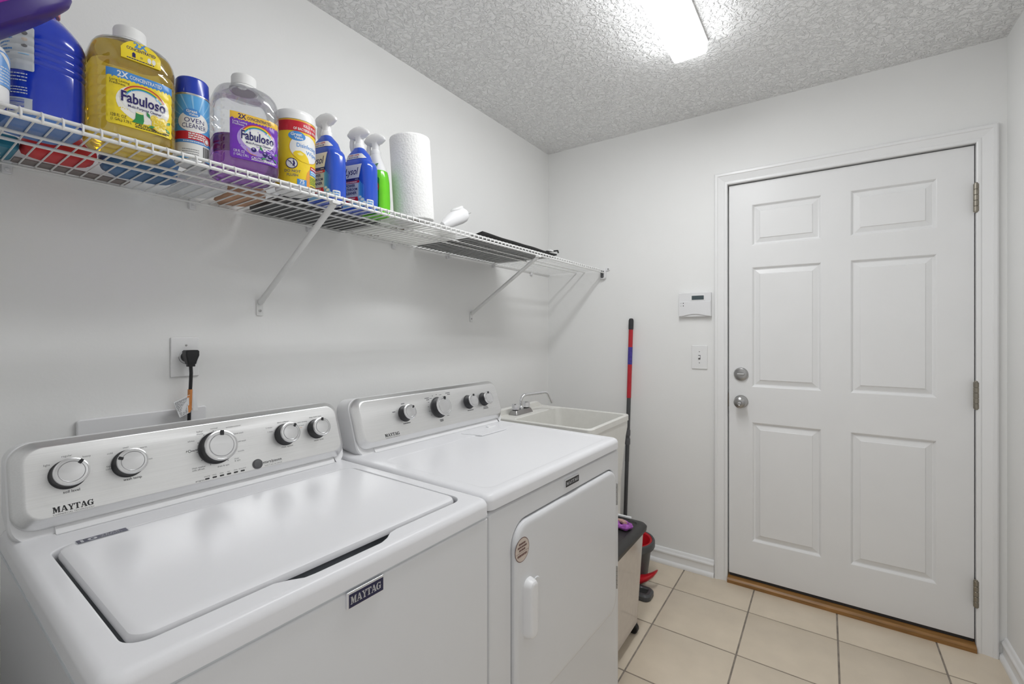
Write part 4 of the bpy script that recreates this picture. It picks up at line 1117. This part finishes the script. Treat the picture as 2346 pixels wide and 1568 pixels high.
# --- pale blue bottle at the very left and the purple bowl lying on top
t = spot('softener_bottle', 'white bottle with pale blue label at the far left of the shelf', 'bottle', .345, -2.480, -8)
lo = Loft([(0, .062, .04, .018), (.003, .08, .05, .022), (.012, .09, .056, .026), (.085, .09, .056, .026), (.098, .08, .05, .024), (.108, .05, .048, .022), (.112, .036, .036, .018)], 6)
b = MB(); lo.add(b, 'white_gloss'); b.build('body', t); cap_ring(t, .112, .021, .014, 'label_white')
fn = lo.fn(); a = Art(lambda s_, t_, o: fn(s_, t_, o+.0006), .0003, .00022, .006)
a.rect('label_blue_pale', 0, -.085, .032, .085, .090, 24, 2)
a.poly('label_white', 1, [(.034, .086), (.045, .074), (.054, .064), (.056, .070), (.050, .080), (.040, .087)])
for k in range(6): a.dash('label_white', 1, .030, .062-k*.005, .026, .0014, k, 5)
a.build('label', t)
t = thing('plastic_bowl', 'purple plastic bowl with magenta rim standing tilted at the far left of the shelf', 'bowl', (.428, -2.462, DZ+.083), rot=(math.radians(46), 0, 0))
n_ = 56
def ring(r, z): return [(r*.30*math.cos(2*math.pi*i/n_), r*math.sin(2*math.pi*i/n_), z) for i in range(n_)]
b = MB(); b.loops([ring(.050, .000), ring(.105, .0007), ring(.128, .004), ring(.139, .010), ring(.145, .020), ring(.147, .026), ring(.144, .026), ring(.136, .013), ring(.124, .007), ring(.08, .003), ring(.01, .002)], 'bowl_purple'); b.build('bowl', t)
b = MB(); b.loops([ring(.146, .0245), ring(.150, .025), ring(.151, .0275), ring(.148, .0295), ring(.143, .028)], 'bowl_magenta', False, False); b.build('rim', t)

# --- oven cleaner can
t = spot('oven_cleaner_can', 'oven cleaner aerosol can with blue cap', 'spray can', .306, -2.147, -8)
R = .0330
b = MB(); b.lathe([(R-.004, .0), (R-.001, .002), (R+.0006, .004), (R+.0006, .006), (R, .007), (R, .150), (R+.001, .151), (R+.001, .1535), (R-.001, .1545)], 'can_steel', 40); b.build('can', t)
b = MB(); b.lathe([(R-.0015, .1535), (R-.0002, .155), (R-.0012, .188), (R-.004, .1925), (R-.010, .194)], 'cap_blue', 40); b.build('cap', t)
a = Art(cyl_map(R), .0003, .00022, .006)
a.rect('p_sky', 0, -.075, .008, .075, .1495, 40, 2); a.rect('label_white', 1, -.075, .012, .075, .062, 40, 1)
for k in range(22):
    an = math.pi*k/21; c_ = (-.002, .085); r0, r1 = .012, .075
    p = [(c_[0]+r0*math.cos(an-.03), c_[1]+r0*math.sin(an-.03)), (c_[0]+r1*math.cos(an-.028), min(.149, c_[1]+r1*math.sin(an-.028))), (c_[0]+r1*math.cos(an+.028), min(.149, c_[1]+r1*math.sin(an+.028)))]
    if k % 2: a.poly('p_cyan', 1, p)
a.ell('fab_blue', 2, -.004, .090, .032, .024, 30); a.ell('label_white', 3, -.004, .090, .031, .0232, 30)
a.ell('fab_blue', 4, -.008, .110, .0160, .0095, 24); a.text('label_white', 5, 'Great', -.008, .1105, .0085, 'C', bold=.02); a.text('label_white', 5, 'Value', -.005, .1040, .0075, 'C', bold=.02)
a.text('fab_navy', 4, 'OVEN', -.003, .0885, .0145, 'C'); a.text('fab_navy', 4, 'CLEANER', -.003, .0760, .0145, 'C', width=.046)
a.rect('p_red', 3, -.075, .050, .075, .068, 40, 1); a.rect('fab_blue', 3, -.075, .043, .075, .0497, 40, 1)
for k in range(3): a.dash('label_white', 4, -.014, .0625-k*.0048, .034, .0028, k, 6)
a.dash('label_white', 4, -.024, .0455, .046, .0020, 7, 9)
a.ell('label_white', 4, .022, .054, .0075, .0085, 18); a.ell('p_red', 5, .022, .054, .0060, .0070, 18); a.ell('label_white', 6, .022, .054, .0045, .0052, 18)
for k in range(10): a.rect('print_black', 3, .014+k*.0019, .016, .014+k*.0019+(.0007 if k % 3 else .0012), .040, 1, 1)
for k in range(3): a.dash('print_grey', 3, -.026, .028-k*.005, .032, .0012, 40+k, 9)
a.build('label', t)

# --- disinfecting wipes canister
t = spot('wipes_canister', 'yellow canister of disinfecting wipes with white lid', 'canister', .306, -1.902, -18)
R = .0500
b = MB(); b.lathe([(R-.006, 0), (R-.002, .001), (R-.0005, .004), (R-.0015, .012), (R, .016), (R, .183)], 'white_gloss', 48); b.build('body', t)
b = MB(); b.lathe([(R+.0002, .1832), (R+.0016, .184), (R+.0016, .199), (R+.0006, .201), (R+.0006, .206), (R-.0015, .2095), (R-.006, .2115), (R-.014, .2125)], 'white_gloss', 48); b.build('lid', t)
a = Art(cyl_map(R), .0003, .00022, .006)
a.rect('p_lemon', 0, -.10, .010, .10, .183, 48, 1); a.rect('p_orange', 1, -.10, .1790, .10, .1815, 48, 1); a.rect('p_red', 2, -.10, .152, .10, .1790, 48, 1)
a.text('label_white', 3, 'KILLS 99.9%', .030, .1665, .0095, 'C', bold=.02, width=.040); a.text('label_white', 3, 'OF BACTERIA & VIRUSES', .022, .1555, .0095, 'C', bold=.02, width=.074)
a.ell('label_white', 2, .020, .110, .044, .036, 36); a.arc('p_orange', 2, .020, .110, .0445, .0365, .0008, 0, 360, 40)
a.ell('fab_blue', 3, -.006, .139, .021, .0125, 28); a.text('label_white', 4, 'Great', -.008, .1395, .0112, 'C', bold=.025); a.text('label_white', 4, 'Value', -.002, .1312, .0095, 'C', bold=.025)
a.text('fab_blue', 3, 'Disinfecting', .022, .1110, .0150, 'C', bold=.012, width=.058); a.text('fab_blue', 3, 'Wipes', .036, .0950, .0150, 'C', bold=.012)
lem = [(-.016, .093), (-.010, .099), (.002, .101), (.014, .096), (.022, .086), (.025, .078), (.026, .072), (.020, .072), (.006, .073), (-.006, .079), (-.013, .086)]
a.poly('p_lemon', 4, lem); a.poly('p_lemon_light', 5, [(-.006, .093), (.002, .097), (.010, .093), (.006, .089), (-.002, .089)])
a.ell('fab_navy', 3, -.019, .0655, .0145, .0140, 28); a.ell('label_white', 4, -.019, .0655, .0125, .0120, 28)
a.poly('fab_navy', 5, [(-.018, .057), (-.015, .066), (-.0165, .072), (-.013, .074), (-.0105, .066), (-.013, .057), (-.0145, .057), (-.0155, .063), (-.0165, .057)]); a.ell('fab_navy', 5, -.0142, .0765, .0018, .0018, 12); a.arc('fab_navy', 5, -.025, .0655, .005, .005, .001, -40, 130, 10)
a.poly('fab_navy', 6, [(-.0285, .0735), (-.0275, .0745), (-.0095, .0570), (-.0105, .0560)])
a.text('print_grey', 3, 'DO NOT', -.017, .0425, .0098, 'C', bold=.015); a.text('print_grey', 3, 'FLUSH', -.017, .0320, .0098, 'C', bold=.015)
a.rect('fab_blue', 3, -.006, .0100, .018, .0265, 6, 1); a.text('label_white', 4, '75', .006, .0160, .0130, 'C', bold=.03); a.text('label_white', 4, 'WIPES', .006, .0115, .0048, 'C')
a.poly('p_orange', 1, [(.018, .011), (.016, .030), (.020, .048), (.030, .062), (.046, .070), (.046, .060), (.034, .050), (.028, .035), (.028, .011)])
a.rect('p_red', 3, .030, .0580, .066, .0680, 8, 1); a.rect('p_sky', 3, .028, .0440, .066, .0578, 8, 1)
a.dash('label_white', 4, .032, .061, .032, .0035, 1, 6); a.dash('label_white', 4, .032, .0525, .030, .0030, 2, 6); a.dash('label_white', 4, .032, .0470, .030, .0025, 3, 7)
for k in range(5): a.dash('p_green', 3, .028, .037-k*.0042, .032-.004*(k % 2), .0022, 60+k, 8)
a.dash('print_grey', 3, .030, .0125, .034, .0038, 70, 7)
a.build('label', t)

# --- trigger spray bottles, labels turned to the left along the shelf
def sprayer(t, H, col):
    """white trigger head: nozzle towards local -y"""
    b = MB(); b.lathe([(.0150, H-.004), (.0165, H-.002), (.0165, H+.010), (.0150, H+.0125)], 'white_gloss', 32); b.build('collar', t)
    b = MB(); ls = []
    for z, w, d_, oy in ((H+.011, .025, .024, 0), (H+.022, .024, .022, .0), (H+.034, .026, .022, -.001), (H+.040, .046, .024, -.004)):
        ls.append([(p, q+oy, z) for p, q in rrect(-d_/2, -w/2, d_/2, w/2, .009, 3, 5)])
    b.loops(ls, 'white_gloss'); b.build('neck', t)
    b = MB(); ls = []
    for y, w, zb, zt in ((.037, .007, .044, .051), (.033, .016, .040, .056), (.020, .023, .032, .065), (.0, .027, .028, .071), (-.018, .028, .029, .070), (-.032, .026, .032, .064), (-.038, .020, .037, .058), (-.0400, .011, .042, .053)):
        cz = (zb+zt)/2+H; hz = (zt-zb)/2
        ls.append([(w/2*math.cos(2*math.pi*i/20), y, cz+hz*math.sin(2*math.pi*i/20)) for i in range(20)])
    b.loops(ls, 'white_gloss'); b.build('spray_head', t)
    b = MB(); b.tube([(0, -.0375, H+.049), (0, -.044, H+.049)], .0065, 'white_gloss', 14); b.build('nozzle', t)
    b = MB(); b.tube([(0, -.026, H+.040), (0, -.030, H+.026), (0, -.030, H+.012), (0, -.027, H-.002), (0, -.024, H-.008)], [.006, .0065, .0068, .0062, .004], 'white_gloss', 12, flat=1.25); b.build('trigger', t)
def power_cleaner(label, x, y, rz):
    t = spot('spray_bottle', label, 'spray bottle', x, y, rz, 'blue bathroom cleaner sprays')
    W_, D_ = .118, .064
    S = [(0, W_-.022, D_-.016, .016), (.003, W_-.008, D_-.005, .02), (.010, W_-.001, D_-.001, .024), (.05, W_, D_, .024), (.10, W_-.003, D_, .024), (.134, W_-.004, D_-.001, .024), (.146, W_-.010, D_-.004, .024), (.153, W_-.020, D_-.007, .022), (.1565, W_-.032, D_-.009, .022), (.160, W_-.034, D_-.011, .022), (.178, W_-.048, D_-.016, .02), (.194, .044, .034, .016), (.201, .032, .031, .0152)]
    lo = Loft(S, 6); b = MB(); lo.add(b, 'lysol_blue'); b.build('body', t)
    sprayer(t, .201, 'white_gloss')
    fn = lo.fn(); a = Art(lambda s_, t_, o: fn(s_, t_, o+.0006), .0003, .00022, .006)
    for k in range(6): a.rect(('p_cyan', 'p_sky', 'lysol_sky', 'lysol_mid', 'lysol_mid2', 'lysol_mid3')[k], 0, -.038 if k == 0 else .022+k*.0042, .008, .0262+k*.0042, .092-.004*k, 10, 3)
    a.poly('label_white', 1, [(-.036, .098), (.026, .098), (.036, .140), (-.028, .140)])
    a.text('fab_navy', 2, 'Lysol', -.002, .109, .0300, 'C', shear=.28, bold=.012, width=.052)
    a.rect('fab_navy', 2, -.036, .0900, .028, .0968, 8, 1); a.rect('p_red', 2, -.036, .0820, .028, .0892, 8, 1); a.dash('label_white', 3, -.030, .0838, .050, .0030, 1, 8); a.dash('label_white', 3, .012, .0925, .012, .0018, 2, 4)
    a.rect('label_greywhite', 1, -.036, .040, .024, .0815, 8, 2)
    for k, s_ in enumerate(('POWER', 'BATHROOM', 'CLEANER')): a.text('fab_navy', 2, s_, -.006, .0710-k*.0115, .0112, 'C', bold=.03, width=(.036, .052, .048)[k])
    a.rect('p_red', 2, -.034, .0245, .024, .0395, 8, 2, r=.005); a.dash('label_white', 3, -.022, .0335, .034, .0030, 5, 5); a.dash('label_white', 3, -.016, .0280, .022, .0026, 6, 4)
    for cx, cz, r in ((.030, .036, .008), (.037, .028, .009), (.028, .022, .007), (.044, .019, .008), (.035, .013, .008), (.020, .014, .006)): a.ell('p_cyan', 3, cx, cz, r, r*.8, 16); a.ell('label_white', 4, cx+.001, cz+.001, r*.55, r*.4, 12)
    a.rect('label_white', 3, .052, .012, .074, .030, 5, 2, r=.003); a.dash('fab_blue', 4, .054, .022, .018, .0040, 8, 4); a.dash('fab_blue', 4, .054, .015, .016, .0040, 9, 4)
    a.poly('label_white', 1, [(-.034, .160), (.034, .160), (.044, .163), (.028, .176), (-.026, .176)]); a.text('p_red', 2, 'COVER + REPEL', .0, .1695, .0058, 'C', bold=.02, width=.044); a.text('fab_navy', 2, 'SOAP SCUM', .0, .1625, .0058, 'C', bold=.02, width=.036)
    a.build('label', t)
    return t
power_cleaner('blue bathroom spray bottle, its label half hidden by the yellow wipes canister', .280, -1.790, -80)
power_cleaner('blue bathroom spray bottle standing next to the green spray bottle', .284, -1.678, -78)
t = spot('spray_bottle', 'green spray bottle with white neck beside the paper towel roll', 'spray bottle', .270, -1.603, -78)
S = [(0, .074, .040, .014), (.003, .088, .052, .018), (.010, .094, .056, .022), (.05, .095, .057, .022), (.115, .090, .055, .022), (.142, .082, .052, .022), (.150, .078, .050, .022)]
S2 = [(.150, .0775, .0495, .022), (.168, .066, .045, .021), (.190, .046, .038, .018), (.206, .034, .032, .0155), (.212, .031, .031, .0152)]
lo = Loft(S, 6); b = MB(); lo.add(b, 'green_lime', cap1=False); b.build('body', t)
l2 = Loft(S2, 6); b = MB(); l2.add(b, 'white_gloss'); b.build('neck_sleeve', t)
sprayer(t, .210, 'white_gloss')
fn = lo.fn(); a = Art(lambda s_, t_, o: fn(s_, t_, o+.0006), .0003, .00022, .006)
a.rect('green_dark', 0, -.040, .006, .034, .125, 12, 3, r=.008)
for k in range(7):
    q = k*.0065; a.poly('print_black' if k % 2 else 'label_white', 1+k % 2, [(.004-q*.5, .075+q), (.022-q*.3, .080+q), (.024-q*.3, .087+q), (.002-q*.5, .082+q)])
a.arc('p_red', 1, .004, .092, .026, .028, .003, -70, 60, 14); a.arc('p_lemon', 1, .004, .092, .023, .025, .003, -70, 60, 14)
a.ell('p_cyan', 1, .014, .032, .008, .009, 18); a.ell('label_white', 2, .014, .032, .005, .006, 14); a.dash('label_white', 1, -.002, .050, .024, .0040, 3, 4); a.dash('label_white', 1, -.006, .014, .030, .0030, 4, 5)
a.build('label', t)
fn = l2.fn(); a = Art(lambda s_, t_, o: fn(s_, t_, o+.0006), .0003, .00022, .006)
for k in range(4): a.poly('green_dark', 0, [(-.004+k*.004, .155+k*.0035), (.022+k*.001, .158+k*.0045), (.021+k*.001, .1605+k*.0045), (-.004+k*.004, .1565+k*.0035)])
a.build('neck_print', t)

# --- paper towel roll, leaning a little to the left
t = thing('paper_towel_roll', 'white paper towel roll standing on the shelf', 'paper towels', (.325, -1.484, DZ+.0056), rot=(math.radians(4.5), 0, math.radians(0)))
b = MB(); R = .068; n_ = 56
prof = [(.021, .002), (R-.004, 0), (R-.001, .002), (R, .006), (R, .272), (R-.002, .277), (R-.007, .280), (.024, .2805), (.0215, .279), (.0212, .20)]
b.lathe(prof, 'towel', n_, cap0=False, cap1=False); b.build('towel_sheets', t, angle=40)
b = MB(); b.lathe([(.0210, .0005), (.0210, .279), (.0195, .279), (.0195, .0005)], 'card_brown', 32, cap0=False, cap1=False); b.build('cardboard_core', t)

# --- white handheld gadget lying behind the roll
t = thing('handheld_brush', 'white rounded handheld gadget leaning up behind the paper towel roll', 'gadget', (.298, -1.300, DZ+.016), rot=(math.radians(27), 0, math.radians(-6)))
b = MB(); ls = []
for y, w, zb, zt in ((-.010, .010, .004, .018), (-.006, .026, .0, .030), (.02, .046, -.003, .042), (.06, .056, -.006, .052), (.095, .058, -.008, .056), (.118, .052, -.006, .052), (.131, .038, .001, .043), (.138, .024, .008, .036), (.141, .010, .016, .028)):
    cz, hz = (zb+zt)/2, (zt-zb)/2
    ls.append([(w/2*math.cos(2*math.pi*i/28), y, cz+hz*math.sin(2*math.pi*i/28)) for i in range(28)][::-1])
b.loops(ls, 'white_plastic'); bd = b.build('body', t)
b = MB(); b.loops([[(w/2*math.cos(2*math.pi*i/28), .095+w*.75*math.sin(2*math.pi*i/28), z) for i in range(28)] for z, w in ((.044, .038), (.054, .042), (.058, .036), (.060, .020))], 'white_gloss'); b.build('raised_cover', t)
b = MB(); b.tube([(.0235*math.cos(k/20*math.pi-math.pi/2), .035+.105*math.sin(k/20*math.pi) if k <= 10 else .035+.105*math.sin(k/20*math.pi), .021) for k in range(1, 20)], .0007, 'print_grey', 6); b.build('seam', t)

# --- flat and soft things lying at the back of the shelf
rnd = random.Random(5)
def pouch(name, label, cat, cx, cy, hx, hy, h, m, seed, rough=.22, loc=None, n=26, k=30):
    """soft crumpled bundle resting on the wires"""
    b = MB(); ls = []
    rows = [(-1, .55), (-.96, .80), (-.8, .94), (-.45, 1.0), (0, .97), (.4, .86), (.75, .62), (.95, .3), (1, .08)]
    for r_, q in rows:
        l = []
        for i in range(n):
            an = 2*math.pi*i/n; c, s_ = math.cos(an), math.sin(an)
            sx = math.copysign(abs(c)**.7, c); sy = math.copysign(abs(s_)**.7, s_)
            p = Vector((sx*q*hx, sy*q*hy, (r_+1)/2*h))
            nn = noise.noise(Vector((p.x*k+seed, p.y*k, p.z*k)))*rough + noise.noise(Vector((p.x*k*2.7+seed, p.y*k*2.7, p.z*k*2.7)))*rough*.5
            p.x += hx*nn*.5; p.y += hy*nn*.5
            if r_ > -.9: p.z = max(.0006, p.z+h*nn*.5)
            else: p.z = (r_+1)/2*h + abs(nn)*h*.05
            l.append(tuple(p))
        ls.append(l)
    b.loops(ls, m); o = b.build(name, loc=(cx, cy, (loc if loc else DZ)), angle=60)
    return tag(o, label, cat)
MATZ = DZ
b = MB(); b.rbox(-.022, -.1, 0, .022, .1, .003, .002, .0008, 'mat_grey', 'z'); o = b.build('shelf_liner', loc=(.030, -2.290, DZ)); tag(o, 'grey-brown board lying on the wires against the wall beside the red pouch', 'board')
pouch('red_pouch', 'red cloth pouch at the back of the shelf behind the blue jug', 'pouch', .108, -2.330, .050, .058, .060, 'cloth_red', 1, .16)
pouch('blue_bag', 'blue plastic bag bundle at the back of the shelf behind the yellow cleaner', 'bag', .112, -2.188, .055, .078, .075, 'cloth_blue', 2, .26)
pouch('clear_bag', 'crumpled white plastic bag at the back of the shelf behind the oven cleaner can', 'bag', .095, -2.052, .078, .052, .060, 'clear_bag', 3, .34)
pouch('paper_bundle', 'crumpled tan paper bundle at the back of the shelf behind the purple cleaner', 'paper', .098, -1.948, .080, .050, .050, 'tan_paper', 4, .38)
pouch('black_pouch', 'black plastic pouch under the bowl at the far left back of the shelf', 'pouch', .160, -2.475, .040, .046, .050, 'black_bag', 6, .2)
t = thing('teal_packet', 'teal packet with white print lying at the far left back of the shelf', 'packet', (.060, -2.440, DZ+.001))
b = MB(); b.rbox(-.055, -.050, 0.0006, .055, .050, .028, .008, .006, 'teal_pack', 'z'); b.build('body', t)
a = Art(plane_map((0, 0, .0006), (1, 0, 0), (0, -1, 0), (0, 0, -1)), .0001, .0001)
for k, (x_, y_, w_, h_) in enumerate(((.020, -.03, .028, .006), (.018, -.018, .024, .005), (-.010, -.034, .030, .005), (-.012, -.026, .026, .004), (-.02, -.008, .02, .004))): a.dash('label_white', 0, x_-.02, y_, w_, h_, k, 5, rot=90)
a.build('print', t)
b = MB(); b.rbox(-.105, -.175, .0, .105, .175, .022, .012, .005, 'dark_tray', 'z'); o = b.build('dark_tray', loc=(.116, -1.712, DZ)); tag(o, 'dark grey plastic tray lying on the shelf behind the spray bottles', 'tray')
t = thing('foam_panel', 'white foam panel with brown cut-outs lying on the shelf below the paper towels', 'panel', (.166, -1.348, DZ))
b = MB(); b.rbox(-.150, -.168, 0.0004, .095, .155, .028, .012, .006, 'foam_sheet', 'z'); b.build('sheet', t)
for x_, y_ in ((-.128, -.10), (-.118, -.075), (.045, -.125), (.050, -.095)):
    b = MB(); b.loops([[(x_+p, y_+q, z) for p, q in ((-.014, 0), (0, -.011), (.014, 0), (0, .011))] for z in (-.0002, .0012)], 'card_brown'); b.build('cutout', t)
t = thing('black_portfolio', 'flat black portfolio bag lying on the shelf past the paper towels', 'bag', (.203, -.885, DZ))
b = MB(); n1, n2 = 16, 22; th_ = .014
def ptop(i, j, top):
    x = -.185+.37*i/n1; y = -.30+.60*j/n2
    e = min(1, min(i, n1-i, j, n2-j)/1.5)
    z = (th_*(.35+.65*e) if top else .0004) + (.004*noise.noise(Vector((x*9, y*9, 3))) if top else 0)
    if top or True: z += max(0, (x-.10)/.085)*max(0, .5+(.2-y)*.6)*.016*(1 if top else .85)
    return (x, y, max(z, .0004))
v = [ptop(i, j, k) for k in (0, 1) for i in range(n1+1) for j in range(n2+1)]; q = (n1+1)*(n2+1); f = []
I = lambda i, j, k: k*q+i*(n2+1)+j
for i in range(n1):
    for j in range(n2): f += [(I(i, j, 1), I(i+1, j, 1), I(i+1, j+1, 1), I(i, j+1, 1)), (I(i, j, 0), I(i, j+1, 0), I(i+1, j+1, 0), I(i+1, j, 0))]
for i in range(n1): f += [(I(i, 0, 0), I(i+1, 0, 0), I(i+1, 0, 1), I(i, 0, 1)), (I(i, n2, 0), I(i, n2, 1), I(i+1, n2, 1), I(i+1, n2, 0))]
for j in range(n2): f += [(I(0, j, 0), I(0, j, 1), I(0, j+1, 1), I(0, j+1, 0)), (I(n1, j, 0), I(n1, j+1, 0), I(n1, j+1, 1), I(n1, j, 1))]
b.add(v, f, 'black_bag'); b.build('bag', t)
b = MB(); b.tube([(.182, .20, .012), (.19, .26, .022), (.19, .30, .030), (.182, .32, .024)], .004, 'black_bag', 8); b.build('strap', t)
b = MB(); b.rbox(.178, .215, .016, .198, .245, .022, .002, .001, 'white_plastic', 'z'); b.build('care_tag', t)
